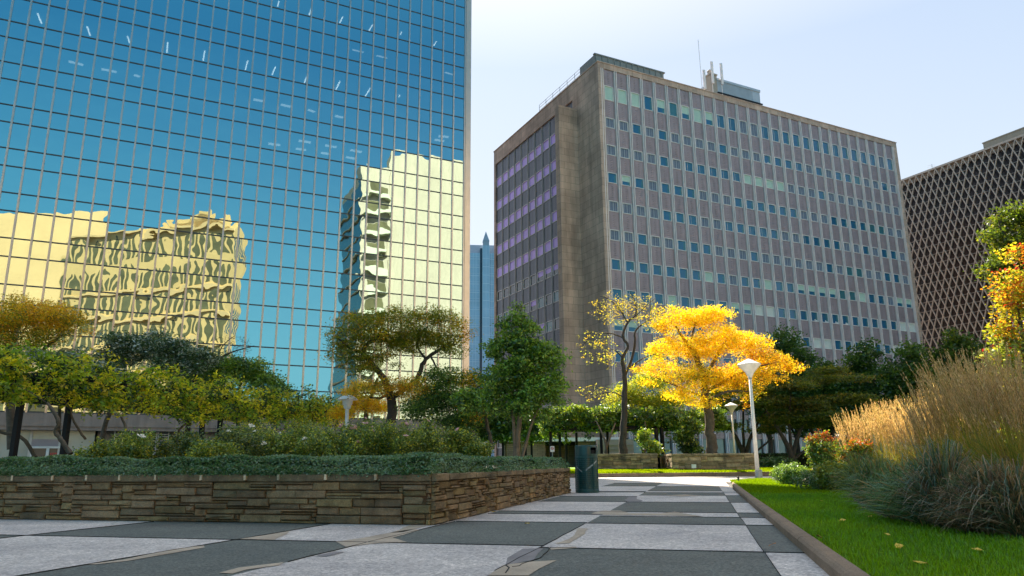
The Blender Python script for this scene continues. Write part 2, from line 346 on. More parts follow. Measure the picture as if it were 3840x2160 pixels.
def blades(P,h0,h1,w0,cA,cB):
    n=len(P); a=rng.uniform(0,2*PI,n); hgt=rng.uniform(h0,h1,n); ux=np.stack([np.cos(a),np.sin(a),0*a],1); lean=np.stack([rng.normal(size=n)*.3,rng.normal(size=n)*.3,np.ones(n)],1); t_=P+lean*hgt[:,None]
    return np.stack([P-ux*w0,P+ux*w0,t_+ux*w0*.3,t_-ux*w0*.3],1),(np.array(cA)+(np.array(cB)-np.array(cA))*rng.uniform(0,1,(n,1)))*rng.uniform(.75,1.2,(n,1))
n=70000; x=rng.uniform(-2,19,n); f=rng.uniform(0,1,n)**1.2; fx=np.array([p[0] for p in fk]); fy=np.array([p[1] for p in fk]); yb=np.interp(x,fx,fy); P=np.stack([x,yb+.25+f*5,.16+.10*np.clip(f*5/4,0,1)],1)
V4,Cg=blades(P,.05,.09,.014,(.14,.24,.004),(.24,.32,.006)); tag(quads('grass',V4,Cg,leafmat('far_blade',.6,.0),kind='stuff'),'sunlit yellow green grass of the far lawn before the stone planters','grass')
n=60000; y_=14+12*rng.uniform(0,1,n); P=np.stack([rng.uniform(3.5,9.6,n),y_,np.full(n,.043)],1); P=P[inside(P,lawnpoly+[])]; V4,Cg=blades(P,.04,.075,.009,(.10,.2,.004),(.18,.27,.006)); tag(quads('grass',V4,Cg,bpy.data.materials['far_blade'],kind='stuff'),'sunlit green grass at the far tip of the right lawn','grass')
# fallen leaves
lf=MB(); lf.add([(-.045,0,.0),(-.01,.028,.012),(.03,.02,.006),(.06,0,.016),(.03,-.022,.006),(-.01,-.026,.014)],[(0,1,2,3,4,5)]); lfm=[lf.mesh('leaf_a',mat('yellow_leaf',(.62,.4,.03),.7,.2,30)),lf.mesh('leaf_b',mat('brown_leaf',(.33,.13,.035),.7,.2,30))]
for i,(x,y,k) in enumerate([(2462,1385,0),(2535,1322,0),(2215,1282,1),(2255,1262,0),(2135,1251,0),(2190,1300,0),(2230,1345,0),(2120,1310,0),(2060,1352,1),(2262,1375,0),(2180,1235,0),(2320,1420,0),(2070,1262,0)]+[(1942,1372,1),(1885,1262,1),(500,1302,0),(1130,1302,0),(1325,1318,0),(1245,1289,0),(1310,1244,0)]):
    g3=k if i<13 else k; z=.07 if i<13 else .012; p=gnd(x,y,z); o=bpy.data.objects.new('fallen_leaf',lfm[k]); COL.objects.link(o); o.location=p; o.rotation_euler=(random.uniform(-.3,.3),random.uniform(-.3,.3),random.uniform(0,6)); s_=random.uniform(.7,1.1); o.scale=(s_,s_,s_)
    if i<13: tag(o,'%s fallen leaf lying on the green lawn'%('yellow','brown')[k],'leaf','leaves fallen on the lawn')
    else: tag(o,'%s fallen leaf lying on the grey paving'%('yellow','brown')[k],'leaf','leaves fallen on the paving')
# ================================================================ STONE WALLS
def hsv(h,s,v):
    import colorsys; return colorsys.hsv_to_rgb(h,s,v)
def stones(mb,o,d,length,z0,z1,out=0.,uw=.055,uh=.031,cope=.09,white=None,b0=0,tone=1.):
    """random coursed flat stones; they stand proud along the normal to the right of d"""
    nc=int(length/uw); hh=z1-z0-cope; nr=max(3,round(hh/uh)); uh=hh/nr; occ=np.zeros((nr,nc),bool); nrm=(d[1],-d[0])
    def stone(a0,a1,h0,h1,pr,col):
        j=.007; g_=.004; r=lambda s=1:random.uniform(-j,j)*s; c=.012
        P=lambda a,b,z:(o[0]+d[0]*a+nrm[0]*(b0+b),o[1]+d[1]*a+nrm[1]*(b0+b),z)
        a0+=g_;a1-=g_;h0+=g_;h1-=g_
        back=[P(a0,-.05,h0),P(a1,-.05,h0),P(a1,-.05,h1),P(a0,-.05,h1)]
        ring=[P(a0+r(.4),pr-c+r(),h0+r(.3)),P(a1+r(.4),pr-c+r(),h0+r(.3)),P(a1+r(.4),pr-c+r(),h1+r(.3)),P(a0+r(.4),pr-c+r(),h1+r(.3))]
        m=(a0+a1)/2; fr=[P(a0+c,pr+r(),h0+c),P(m+r(3),pr+.004+r(1.6),h0+c*.8+r(.5)),P(a1-c,pr+r(),h0+c),P(a1-c,pr+r(),h1-c),P(m+r(3),pr+.004+r(1.6),h1-c*.8+r(.5)),P(a0+c,pr+r(),h1-c)]
        mb.col=col; mb.add(back+ring+fr,[(0,1,5,4),(1,2,6,5),(2,3,7,6),(3,0,4,7),(4,5,10,9,8),(5,6,11,10),(6,7,13,12,11),(7,4,8,13),(8,9,12,13),(9,10,11,12)])
    def colr():
        v=random.uniform(.14,.28)*tone; h=random.choice((.085,.10,.11,.09,.125)); return hsv(h,random.uniform(.3,.5),v)
    for i in range(nr):
        for k in range(nc):
            if occ[i,k]: continue
            w=random.choice((3,5,6,7,8,9,10)); h=random.choice((1,1,2,2,3,3)); 
            while w>1 and (k+w>nc or occ[i,k:k+w].any()): w-=1
            h=min(h,nr-i)
            while h>1 and occ[i:i+h,k:k+w].any(): h-=1
            if w<3: h=min(h,2)
            occ[i:i+h,k:k+w]=True; stone(k*uw,(k+w)*uw if k+w<nc else length,z0+i*uh,z0+(i+h)*uh,random.uniform(0.,.04),colr())
    a=0
    while a<length-.01:
        w=random.uniform(.75,1.25)*(.45 if length<3 and False else 1)*(.55 if uw<.06 else 1.); b=min(length,a+w)
        if length-b<.25: b=length
        stone(a,b,z1-cope,z1+random.uniform(-.008,.006),random.uniform(.02,.045),hsv(.11,.3,random.uniform(.15,.22)*tone))
        if white and b<length: 
            mb.col=(.75,.72,.68); mb.fbox(o,d,b-.014,b+.014,b0,b0+.05,z1-cope*.75,z1-.004)
        a=b
    mb.col=(.07,.035,.014); mb.fbox(o,d,0,length,b0-.25,b0-.022,z0,z1-.02)
WT=.545
root=thing('stone_planter',PQ(0,0),'long low L shaped planter wall of flat brown field stones in the left foreground','planter')
fw=MB(); A=PQ(-13,0); stones(fw,A,dR,13-.02,0,WT,uw=.055,white=True); fw.build('front_wall',STONE,root)
sw=MB(); stones(sw,PQ(0,0),dP,8.75,0,WT,uw=.05,cope=.085); sw.build('side_wall',STONE,root)
bw=MB(); stones(bw,PQ(0,8.72),-dR,13,0,WT,uw=.08); bw.build('back_wall',STONE,root)
so=MB(); so.prism([PQ(-13,.24)[:2],PQ(-.24,.24)[:2],PQ(-.24,8.5)[:2],PQ(-13,8.5)[:2]],.1,WT-.04); so.build('soil',SOIL,root)
# ground cover over the planter
def hf(q,p): 
    e=np.minimum(np.minimum(-q,p),3)
    base=.10*np.clip(e/.10,0,1)**.6+.13
    return WT-.03+base+.018*np.sin(q*2.1+np.sin(p*1.7)*1.5)+.014*np.sin(p*2.7+q*1.1)+.022*np.sin(q*7.3+2)*np.sin(p*6.1)
n=120000; k=n//2
n2_=60000; q=np.concatenate([-12.5*rng.uniform(0,1,n2_)**.9,-12.5*rng.uniform(0,1,k)**.9,-rng.uniform(-.04,1.3,n//4),-rng.uniform(0,12,n-k-n//4)]); p=np.concatenate([rng.uniform(-.05,.3,n2_),rng.uniform(-.05,1,k)**1.*1.5,rng.uniform(-.02,8.7,n//4),rng.uniform(0,8.6,n-k-n//4)])
n=len(q); z=hf(q,np.maximum(p,.0))-rng.exponential(.035,n)
lowm=(p<.12)|(q>-.12); z=np.where(lowm,WT-.01+rng.uniform(0,1,n)*(z-WT+.01),z)
P=np.stack([O[0]+dR[0]*q+dP[0]*p,O[1]+dR[1]*q+dP[1]*p,z],1)
sp=.5+.5*np.sin(q*3.1+p*2+np.sin(q*1.3)*2); Cc=np.array([.075,.175,.06])*(1-sp[:,None])+np.array([.15,.26,.14])*sp[:,None]; Cc=Cc*rng.uniform(.5,1.45,(n,1)); Cc[rng.uniform(size=n)<.04]=(.15,.17,.05); Cc[rng.uniform(size=n)<.16]=(.20,.29,.21)  # scattered pale sage leaves paint highlights into the foliage
gc=thing('ground_cover',PQ(-4,1,WT),'dense blue green creeping plants spilling over the planter wall','ground cover'); gc['kind']='stuff'
quads('foliage',leafquads(P,.034,.42,.35,0,.1),Cc,LEAFG,gc)
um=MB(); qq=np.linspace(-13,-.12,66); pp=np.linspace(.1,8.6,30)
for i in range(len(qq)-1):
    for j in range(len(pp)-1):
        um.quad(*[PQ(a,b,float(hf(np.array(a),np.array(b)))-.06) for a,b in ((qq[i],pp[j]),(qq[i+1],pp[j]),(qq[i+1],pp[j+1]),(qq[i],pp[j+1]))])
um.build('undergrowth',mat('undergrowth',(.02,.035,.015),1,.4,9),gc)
# far planters
def planter(a,b,dep,z0,z1,label,cope=.11):
    a=np.array(a[:2]);b=np.array(b[:2]); d=(b-a)/np.linalg.norm(b-a); l=np.linalg.norm(b-a); r=thing('stone_planter',(*a,z0),label,'planter')
    m=MB(); stones(m,a,d,l,z0,z1,uw=.1,uh=.06,cope=cope,tone=1.6); m.build('front_wall',STONE,r)
    m=MB(); dd=np.array([-d[1],d[0]]); stones(m,b,dd,dep,z0,z1,uw=.1,uh=.06,cope=cope,tone=1.6); m.build('side_wall',STONE,r)
    m=MB(); stones(m,a+dd*dep,-dd,dep,z0,z1,uw=.1,uh=.06,cope=cope,tone=1.6); m.build('side_wall',STONE,r)
    m=MB(); m.fbox(a,d,.2,l-.2,-dep,-.2,z0,z1-.05); m.build('soil',SOIL,r); return r
pA=at(1478,1183,38.6); pA2=at(1655,1183,38.2); zt=at(1478,1142,38.6)[2]
planter(pA,pA2,3.2,pA[2]-.05,zt,'far stone planter left of the gap, under the sparse tree')
pB=at(1693,1186,37.2); pB2=at(1899,1186,37.0); zt2=at(1800,1140.5,37.2)[2]
planter(pB,pB2,3.6,pB[2]-.05,zt2,'far stone planter right of the gap, under the yellow tree')
lw=MB(); a=at(1655,1176,42.5);b=at(1700,1176,42.5); stones(lw,a,(1.,0.),b[0]-a[0],.1,at(1670,1144,42.5)[2],uw=.1,uh=.06,tone=1.3); tag(lw.build('garden_wall',STONE),'short dark stone wall closing the gap between the far planters','wall')
exec_more=True
# ================================================================ GLASS TOWER
c1=np.array([-5.07,75.]); nB=np.array([dB[1],-dB[0]])          # nB: outward normal of both long facades
def mirglass():
    m,t,out=nt('mirror_glass'); a=t.nodes.new('ShaderNodeAttribute'); a.attribute_name='Col'
    v=N(t,'ShaderNodeVectorMath',operation='MULTIPLY_ADD'); L(t,a.outputs['Color'],v.inputs[0]); v.inputs[1].default_value=(37,37,37); L(t,pos(t),v.inputs[2])
    n1=N(t,'ShaderNodeTexNoise',Scale=.55,Detail=1.2,Roughness=.5); L(t,v.outputs[0],n1.inputs['Vector'])
    bm=N(t,'ShaderNodeBump',Strength=1.,Distance=.0095); L(t,n1.outputs['Fac'],bm.inputs['Height'])
    n2=N(t,'ShaderNodeTexNoise',Scale=.16,Detail=1.,Roughness=.4); L(t,pos(t),n2.inputs['Vector'])
    b2=N(t,'ShaderNodeBump',Strength=1.,Distance=.016); L(t,n2.outputs['Fac'],b2.inputs['Height']); L(t,bm.outputs[0],b2.inputs['Normal'])
    gl=N(t,'ShaderNodeBsdfGlossy',Roughness=0.); gl.inputs[0].default_value=(.45,.60,.62,1); L(t,b2.outputs[0],gl.inputs['Normal'])
    tr=t.nodes.new('ShaderNodeBsdfTransparent'); tr.inputs[0].default_value=(.55,.75,.8,1)
    mx=N(t,'ShaderNodeMixShader'); mx.inputs[0].default_value=.14; L(t,gl.outputs[0],mx.inputs[1]); L(t,tr.outputs[0],mx.inputs[2]); L(t,mx.outputs[0],out.inputs[0]); return m
MGL=mirglass()
MULL=mat('bronze_aluminium',(.52,.45,.41),.32,.1,2,metal=.75); TRANS=mat('dark_transom',(.05,.055,.06),.5,.1,2)
B1Z=lambda z:.65+(z-.65)*1.5
mod=1.3225; NK=46; S0=-.09; ZB=B1Z(3.44); ZT=70.
tl=[]; k=0
z=34.7-2.5575*12
while True:
    a=B1Z(z); b=B1Z(z-1.53)
    if b>ZT-3: break
    if b>ZB-.5: tl+= [b]
    if a>ZB+.3: tl+=[a]
    z+=2.5575
tl=[ZB]+[q for q in tl if q>ZB+.6]+[ZT-1.2]
B1=thing('glass_tower',(c1[0],c1[1],0),'tall blue mirror glass office tower filling the left of the view','building')
panes=[]
for k in range(NK):
    for j in range(len(tl)-1):
        a,b=S0-mod*(k+1),S0-mod*k; panes.append((a,b,tl[j],tl[j+1],k,j))
def projpt(p):
    p=np.array(p,float)-[0,0,H]; cp,sp=math.cos(PITCH),math.sin(PITCH); X,Y,Z=p[0],cp*p[1]+sp*p[2],-sp*p[1]+cp*p[2]
    return X/Y*FPX/1.49068+1288, 724.5-Z/Y*FPX/1.49068
def vis(pn):
    s=(pn[0]+pn[1])/2; p=(*(c1+dB*s),(pn[2]+pn[3])/2); x,y=projpt(p); 
    if not(-20<x<2596 and -20<y<1000): return 0
    return (pn[3]-pn[2])*(pn[1]-pn[0])/((p[0]**2+p[1]**2+p[2]**2)**1.5)
order=sorted(range(len(panes)),key=lambda i:-vis(panes[i]))
def pane(mb,pn):
    a,b,z0,z1=pn[:4]; mb.col=(random.random(),random.random(),random.random()); o=c1
    t1,t2=random.uniform(-.0012,.0012),random.uniform(-.0012,.0012); w=b-a; h=z1-z0
    Pq=lambda s,z,off:(o[0]+dB[0]*s+nB[0]*off,o[1]+dB[1]*s+nB[1]*off,z)
    mb.quad(Pq(a,z0,-t1*w-t2*h),Pq(b,z0,t1*w-t2*h),Pq(b,z1,t1*w+t2*h),Pq(a,z1,-t1*w+t2*h))
for i in order[:100]:
    m=MB(); pane(m,panes[i]); m.build('window_pane',MGL,B1)
m=MB()
for i in order[100:]: pane(m,panes[i])
m.build('window_panes',MGL,B1,'stuff')
for k in range(NK):
    m=MB(); s=S0-mod*k; m.fbox(c1,dB,s-.075,s+.075,-.02,.11,ZB-.05,ZT-1.2); m.build('mullion',MULL,B1)
for z in tl:
    m=MB(); m.fbox(c1,dB,S0-mod*NK,-.2,-.02,.035,z-.055,z+.055); m.build('transom',TRANS,B1)
m=MB(); m.fbox(c1,dB,-.0,.62,-.4,.16,0,ZT+1); m.build('corner_column',mat('corner_cladding',(.62,.5,.42),.28,.08,1.5,metal=.55),B1)
m=MB(); m.fbox(c1,dB,-61.2,.6,-30,-14,0,ZT); m.fbox(c1,dB,-61.2,-60.9,-14,.1,0,ZT); m.fbox(c1,dB,.3,.6,-14,-.45,0,ZT); m.fbox(c1,dB,-61.2,.6,-30,.13,ZT-1.2,ZT+1)
m.build('tower_core',mat('tower_core',(.05,.055,.06),.7,.1,1),B1)
m=MB()
for z in tl[2::2]: m.fbox(c1,dB,-60.9,.3,-14,-.3,z-.25,z+.02)
m.build('floor_slab',mat('ceiling',(.10,.11,.12),.9,.05,1),B1)
CONC=mat('base_concrete',(.36,.27,.23),.85,.2,.6,.1,30,.004,20,streak=.25)
GG=mat('pale_lobby_glass',(.34,.42,.40),.15,.2,.5,spec=.7)
SIL=mat('silver_frame',(.55,.53,.5),.4,.1,8)
LB=[float((onplane(v,1120,c1-nB*.7,nB)[:2]-c1)@dB) for v in (238,150,76,-10,-110,-220)]
m=MB(); m.fbox(c1,dB,-61.2,.6,-1.5,.09,3.75,ZB-.06); m.fbox(c1,dB,-61.2,.6,-.9,.0,3.45,3.75)
m.fbox(c1,dB,-17,.6,-1.4,-.6,0,3.45); m.fbox(c1,dB,LB[0]+.1,-17.01,-1.6,-1.,0,3.45); m.fbox(c1,dB,LB[0]+.1,-17.01,-1.,-.4,0,1.1); m.build('base_wall',CONC,B1)
for i in range(5):
    a=LB[i+1]; bb=LB[i]; m=MB(); m.fbox(c1,dB,a+.06,bb-.06,-.8,-.7,(0. if i not in(1,) else 2.75) ,3.45); m.build('lobby_pane',GG,B1)
    m=MB(); m.fbox(c1,dB,a-.08,a+.08,-.85,-.55,0,3.45); m.build('post',SIL,B1)
# lobby door
dp=onplane(118,1150,c1-nB*.62,nB); sd=float((dp[:2]-c1)@dB)
m=MB(); fr=MB()
for o_ in (-1.15,0):
    fr.fbox(c1,dB,sd+o_,sd+o_+.1,-.66,-.5,0,2.15); fr.fbox(c1,dB,sd+o_+1.05,sd+o_+1.15,-.66,-.5,0,2.15); fr.fbox(c1,dB,sd+o_,sd+o_+1.15,-.66,-.5,2.05,2.2)
    m.fbox(c1,dB,sd+o_+.1,sd+o_+1.05,-.64,-.6,0,2.05)
dr=fr.build('door',WHITE,B1); m.build('door_glass',mat('door_glass',(.06,.075,.08),.15,.1,1),dr)
m=MB(); 
for r_ in range(4):
    x=sd+.2
    while x<sd+.98: w=random.uniform(.06,.16); m.fbox(c1,dB,x,min(x+w,sd+1.),-.6,-.59,1.62-r_*.13,1.70-r_*.13); x+=w+.03
m.build('notice',mat('red_notice',(.5,.03,.04),.6,0),dr)
m=MB(); m.fbox(c1,dB,sd-1.3,sd+1.3,-.68,-.56,2.2,2.75); m.build('door_panel',mat('door_panel',(.33,.28,.29),.6,.05,2),B1)
# louvres
for k,(va,vb) in enumerate(((292,346),(372,395),(402,425),(446,488))):
    A_=float((onplane(va,1075,c1-nB*.3,nB)[:2]-c1)@dB);B_=float((onplane(vb,1075,c1-nB*.3,nB)[:2]-c1)@dB); m=MB()
    for j in range(9): m.fbox(c1,dB,A_,B_,-.5,-.4+.02*(j%2),1.75+j*.18,1.80+j*.18)
    m.fbox(c1,dB,A_-.08,A_,-.6,-.35,1.6,3.45); m.fbox(c1,dB,B_,B_+.08,-.6,-.35,1.6,3.45); m.fbox(c1,dB,A_,B_,-.6,-.35,1.55,1.66)
    lv=m.build('louvre',mat('louvre_%d'%k,(.5,.42,.38),.6,.1,4),B1)
    m=MB(); m.fbox(c1,dB,A_,B_,-.62,-.58,1.6,3.4); m.build('backing',TRANS,lv)
# strip lights in the offices, seen through the glass
def em(name,col,s):
    m,t,out=nt(name); e=N(t,'ShaderNodeEmission',Strength=s); e.inputs[0].default_value=(*col,1); L(t,e.outputs[0],out.inputs[0]); return m
LAMP=em('strip_light',(1,.9,.8),1.3); LAMP2=em('troffer_light',(1,.9,.8),.5)
ceil=sorted(tl[2::2])
def hit(vx,vy,zc=None):
    p=onplane(vx,vy,c1,nB); 
    if zc is None: zc=min([q for q in ceil if q>p[2]+.25])-.27
    return gnd(vx,vy,zc),zc
s1=[((404,140),(446,248)),((936,283),(968,378)),((1370,388),(1392,458)),((1800,452),(1792,562)),((2198,545),(2180,648))]
s2=[((420,10),(404,65)),((766,90),(742,158)),((1104,176),(1070,245)),((1422,262),(1386,328)),((1734,342),(1720,372)),((2108,442),(2080,488)),((84,648),(58,745)),((380,715),(346,800)),((728,795),(690,885)),((1074,870),(1028,960)),((1398,944),(1346,1030)),((1714,1016),(1704,1040))]
s3=[((1205,530),(1325,560)),((1465,595),(1580,622)),((2200,775),(2285,798))]; s4=[((735,655),(895,695)),((1090,738),(1250,770)),((1440,800),(1500,822))]
s5=[((145,1065),(255,1085)),((440,1120),(555,1145)),((730,1175),(800,1200)),((1020,1240),(1105,1260))]; s6=[((305,90),(430,108)),((630,58),(760,80)),((915,108),(1035,130)),((1185,160),(1305,182)),((600,145),(710,160)),((870,188),(970,205)),((1140,235),(1240,255)),((2090,48),(2190,65)),((2130,10),(2240,20))]
sc1=.34938/1.49068
def lights(lst,ox,oy,wd,mt):
    for (a,b) in lst:
        pa,zc=hit((ox/1.49068)+a[0]*sc1,oy/1.49068+a[1]*sc1); pb,_=hit(ox/1.49068+b[0]*sc1,oy/1.49068+b[1]*sc1,zc)
        d=(pb-pa)[:2]; l=float(np.linalg.norm(d)); 
        if l<.2: continue
        m=MB(); m.fbox(pa[:2],d/l,0,min(l,5.),-wd/2,wd/2,zc-.06,zc); m.build('ceiling_light',mt,B1)
lights(s1,0,0,.13,LAMP); lights(s2,900,0,.12,LAMP); lights(s3,900,0,.2,LAMP2); lights(s4,0,0,.35,LAMP2); lights(s5,900,0,.4,LAMP2); lights(s6,900,506,.45,LAMP2)
# ================================================================ OFFICE BUILDING
c2=np.array([11.05,84.]); B2=thing('office_building',(c2[0],c2[1],0),'brown stone office block with grey metal panels and rows of small windows','building')
def stonecl(name,col,dk):
    m,t,out=nt(name); b=N(t,'ShaderNodeBsdfPrincipled',Roughness=.75)
    # joints in the building's own axes
    sp_=N(t,'ShaderNodeSeparateXYZ'); L(t,pos(t),sp_.inputs[0])
    def lin(a,bb):
        m1=N(t,'ShaderNodeMath',operation='MULTIPLY'); m1.inputs[1].default_value=a; L(t,sp_.outputs[0],m1.inputs[0])
        m2=N(t,'ShaderNodeMath',operation='MULTIPLY_ADD'); m2.inputs[1].default_value=bb; L(t,sp_.outputs[1],m2.inputs[0]); L(t,m1.outputs[0],m2.inputs[2]); return m2.outputs[0]
    # u runs along whichever facade: sum of both axes is fine since they are perpendicular
    u=lin(float(dB[0]+dC[0]),float(dB[1]+dC[1])); cb=N(t,'ShaderNodeCombineXYZ'); L(t,u,cb.inputs[0]); L(t,sp_.outputs[2],cb.inputs[1])
    br=N(t,'ShaderNodeTexBrick',Scale=1.); br.offset=.5; br.inputs['Mortar Size'].default_value=.018; br.inputs['Brick Width'].default_value=1.5; br.inputs['Row Height'].default_value=.93; br.inputs['Bias'].default_value=0.
    br.inputs['Color1'].default_value=(*col,1); br.inputs['Color2'].default_value=(*[c*.8 for c in col],1); br.inputs['Mortar'].default_value=(*dk,1); L(t,cb.outputs[0],br.inputs['Vector'])
    c=br.outputs['Color']
    f=ramp(t,noise(t,.22,6,.65,dist=.4),[(.38,(.72,.72,.72)),(.65,(1.1,1.1,1.1))]); c=mixc(t,1.,c,f,'MULTIPLY')
    f=ramp(t,noise(t,1.,5,.6,stretch(t,1.2,1.2,.12)),[(.35,(.78,.78,.78)),(.6,(1.05,1.05,1.05))]); c=mixc(t,1.,c,f,'MULTIPLY')
    L(t,c,b.inputs['Base Color']); L(t,b.outputs[0],out.inputs[0]); return m
BST=stonecl('brown_granite',(.66,.46,.36),(.27,.2,.16))
COP=mat('parapet_stone',(.66,.47,.38),.8,.15,.7,.1,20,streak=.3)
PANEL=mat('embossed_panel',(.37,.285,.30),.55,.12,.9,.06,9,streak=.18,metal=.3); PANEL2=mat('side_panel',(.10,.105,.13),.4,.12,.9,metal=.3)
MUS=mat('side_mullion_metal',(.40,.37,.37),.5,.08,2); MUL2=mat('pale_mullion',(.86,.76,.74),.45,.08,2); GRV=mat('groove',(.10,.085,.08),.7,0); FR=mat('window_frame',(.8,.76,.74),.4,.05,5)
def winglass(name,col,rough=.08,spec=.8): return mat(name,col,rough,.12,.8,spec=spec)
GB=winglass('blue_window',(.015,.12,.24)); GT=winglass('teal_window',(.04,.16,.2)); GV=winglass('violet_window',(.60,.36,1.),.4); GD=winglass('dark_window',(.02,.022,.03))  # violet panes carry the bright sky's reflection as their base colour
BL=mat('mint_blind',(.42,.58,.5),.6,.05,3); BLW=mat('white_blind',(.6,.64,.6),.6,.05,3); CUR=mat('curtain',(.12,.16,.24),.7,.1,3); CURL=mat('curtain_fold',(.42,.45,.47),.7,.05,3); RED=mat('red_interior',(.12,.02,.02),.5,.1,2); STUFFW=mat('paper',(.75,.75,.75),.7,0)
TOPW=50.1; LS=56.6; SS=31.; depth=SS
# body
bd=MB(); bd.fbox(c2,dB,0,.86,-.6,0,0,TOPW); bd.fbox(c2,dB,55.85,LS,-.6,0,0,TOPW); bd.fbox(c2,dB,.86,55.85,-.6,0,49.35,TOPW)
def P2(a,b,z): return (c2[0]+dB[0]*a+dC[0]*b,c2[1]+dB[1]*a+dC[1]*b,z)
def b2(mb,a0,a1,b0,b1,z0,z1): mb.fbox(c2,dB,a0,a1,-b1,-b0,z0,z1)     # a along the long side, b along the short side (backwards)
b2(bd,.0,.35,.6,5.21,0,TOPW); b2(bd,-2.8,.35,5.21,6.25,0,45.9); b2(bd,0,.35,5.21,6.3,45.9,TOPW)
b2(bd,0,.35,6.3,SS,47.75,TOPW); b2(bd,.0,.35,30.4,SS,0,47.75); b2(bd,.35,LS,SS-.4,SS,0,TOPW); b2(bd,LS-.4,LS,.6,SS-.4,0,TOPW)
bd.build('wall',BST,B2)
m=MB(); b2(m,.4,LS-.45,.65,SS-.45,48.6,48.9); b2(m,.4,LS-.45,1.1,1.3,0,48.6); b2(m,1.1,1.3,1.1,SS-1,0,48.6); m.build('roof',mat('roof_felt',(.12,.11,.11),.9,.1,1),B2)
m=MB(); b2(m,-.08,LS+.08,-.08,.3,TOPW,TOPW+.12); b2(m,-.08,.3,.3,SS+.08,TOPW,TOPW+.12); m.build('parapet_coping',COP,B2)
bay=2.038; W0=.94; WW=1.34
rowsL=[(47.1,45.1)]+[(42.71-3.675*k,42.71-3.675*k-1.38) for k in range(10)]
# spandrel cladding with raised chevrons (one surface pattern)
sp=MB()
for k in range(27):
    a=W0+bay*k
    zs=[49.35]+[z for r_ in rowsL for z in r_]+[6.3]
    for j in range(0,len(zs),2):
        zt_,zb=zs[j],zs[j+1]
        sp.fbox(c2,dB,a-.09,a+WW+.09,-.5,-.12,zb,zt_)
        if zt_-zb>1.2:
            mm=a+WW/2; nn=7
            for i in range(nn):
                zz=zb+.45+(zt_-zb-.9)*i/(nn-1); w=.26 if i else .42; hgt=.085
                Pf=lambda s,o_,z:(c2[0]+dB[0]*s+nB[0]*o_,c2[1]+dB[1]*s+nB[1]*o_,z)
                sp.add([Pf(mm-w,-.118,zz),Pf(mm,-.118,zz+hgt*1.6),Pf(mm+w,-.118,zz),Pf(mm,-.075,zz+hgt*.2),Pf(mm,-.118,zz-.05)],[(0,3,1),(1,3,2),(0,4,3),(3,4,2)])
            sp.fbox(c2,dB,a-.02,a+.02,-.12,-.1,zb+.1,zt_-.1); sp.fbox(c2,dB,a+WW-.02,a+WW+.02,-.12,-.1,zb+.1,zt_-.1)
sp.build('spandrel_cladding',PANEL,B2)
gr=MB(); gr.fbox(c2,dB,.86,55.85,-.6,-.5,6.3,49.35); gr.build('facade_backing',GRV,B2)
for k in range(28):
    m=MB(); s=W0+bay*k-.345
    for o_ in (-.135,.135): m.fbox(c2,dB,s+o_-.042,s+o_+.042,-.5,.03,.0,49.33)
    m.build('mullion',MUL2,B2)
WM=[FR,GB,GT,GD,BL,BLW,CUR,CURL,RED,STUFFW,GV]
def window(mb,o,d,a,w,z1,z0,kind,off=-.16):
    mb.mi=0; f=.07
    mb.fbox(o,d,a,a+f,off-.1,off+.07,z0,z1); mb.fbox(o,d,a+w-f,a+w,off-.1,off+.07,z0,z1); mb.fbox(o,d,a+f,a+w-f,off-.1,off+.07,z1-f,z1); mb.fbox(o,d,a+f,a+w-f,off-.1,off+.1,z0,z0+f)
    A_,B_=a+f,a+w-f; Z0,Z1=z0+f,z1-f; g_=off-.05
    def pl_(x0,x1,y0,y1,mi,e=0): 
        mb.mi=mi; n=(d[1],-d[0]); mb.quad(*[(o[0]+d[0]*x+n[0]*(g_+e),o[1]+d[1]*x+n[1]*(g_+e),y) for x,y in ((x0,y0),(x1,y0),(x1,y1),(x0,y1))])
    wd=B_-A_; ht=Z1-Z0
    if kind=='blue': pl_(A_,B_,Z0,Z1,1); pl_(B_-wd*.24,B_-.03,Z0+.03,Z1-ht*.16,2,.006)
    elif kind=='mint': pl_(A_,B_,Z0,Z1,4)
    elif kind=='white': pl_(A_,B_,Z0,Z1,5)
    elif kind=='half': pl_(A_,B_,Z0,Z1,1); pl_(A_,B_,Z0+ht*.42,Z1,4,.006); pl_(B_-wd*.26,B_,Z0,Z0+ht*.4,2,.006)
    elif kind=='teal': pl_(A_,B_,Z0,Z1,2)
    elif kind=='curtain':
        pl_(A_,B_,Z0,Z1,6)
        for q in (.22,.5,.55,.8): pl_(A_+wd*q-.02,A_+wd*q+.02,Z0,Z1,7,.006)
    elif kind=='bluecurtain':
        pl_(A_,B_,Z0,Z1,1)
        for q in (.35,.55,.78): pl_(A_+wd*q-.035,A_+wd*q+.03,Z0,Z1,7 if q<.5 else 2,.006)
    elif kind=='papers': pl_(A_,B_,Z0,Z1,1); pl_(B_-wd*.3,B_,Z0,Z1,2,.004); pl_(A_+wd*.55,A_+wd*.7,Z0,Z0+ht*.22,9,.008); pl_(A_+wd*.75,A_+wd*.95,Z0,Z0+ht*.15,9,.008)
    elif kind=='red': pl_(A_,B_,Z0,Z1,8)
    elif kind=='violet': pl_(A_,B_,Z0,Z1,10)
    elif kind=='violethalf': pl_(A_,B_,Z0,Z1,3); pl_(A_,B_,Z0+ht*.5,Z1,10,.006)
    elif kind=='dark': pl_(A_,B_,Z0,Z1,3)
    mb.mi=0
K={'b':'blue','m':'mint','w':'white','h':'half','t':'teal','c':'curtain','u':'bluecurtain','p':'papers','r':'red','v':'violet','d':'dark','x':'violethalf'}
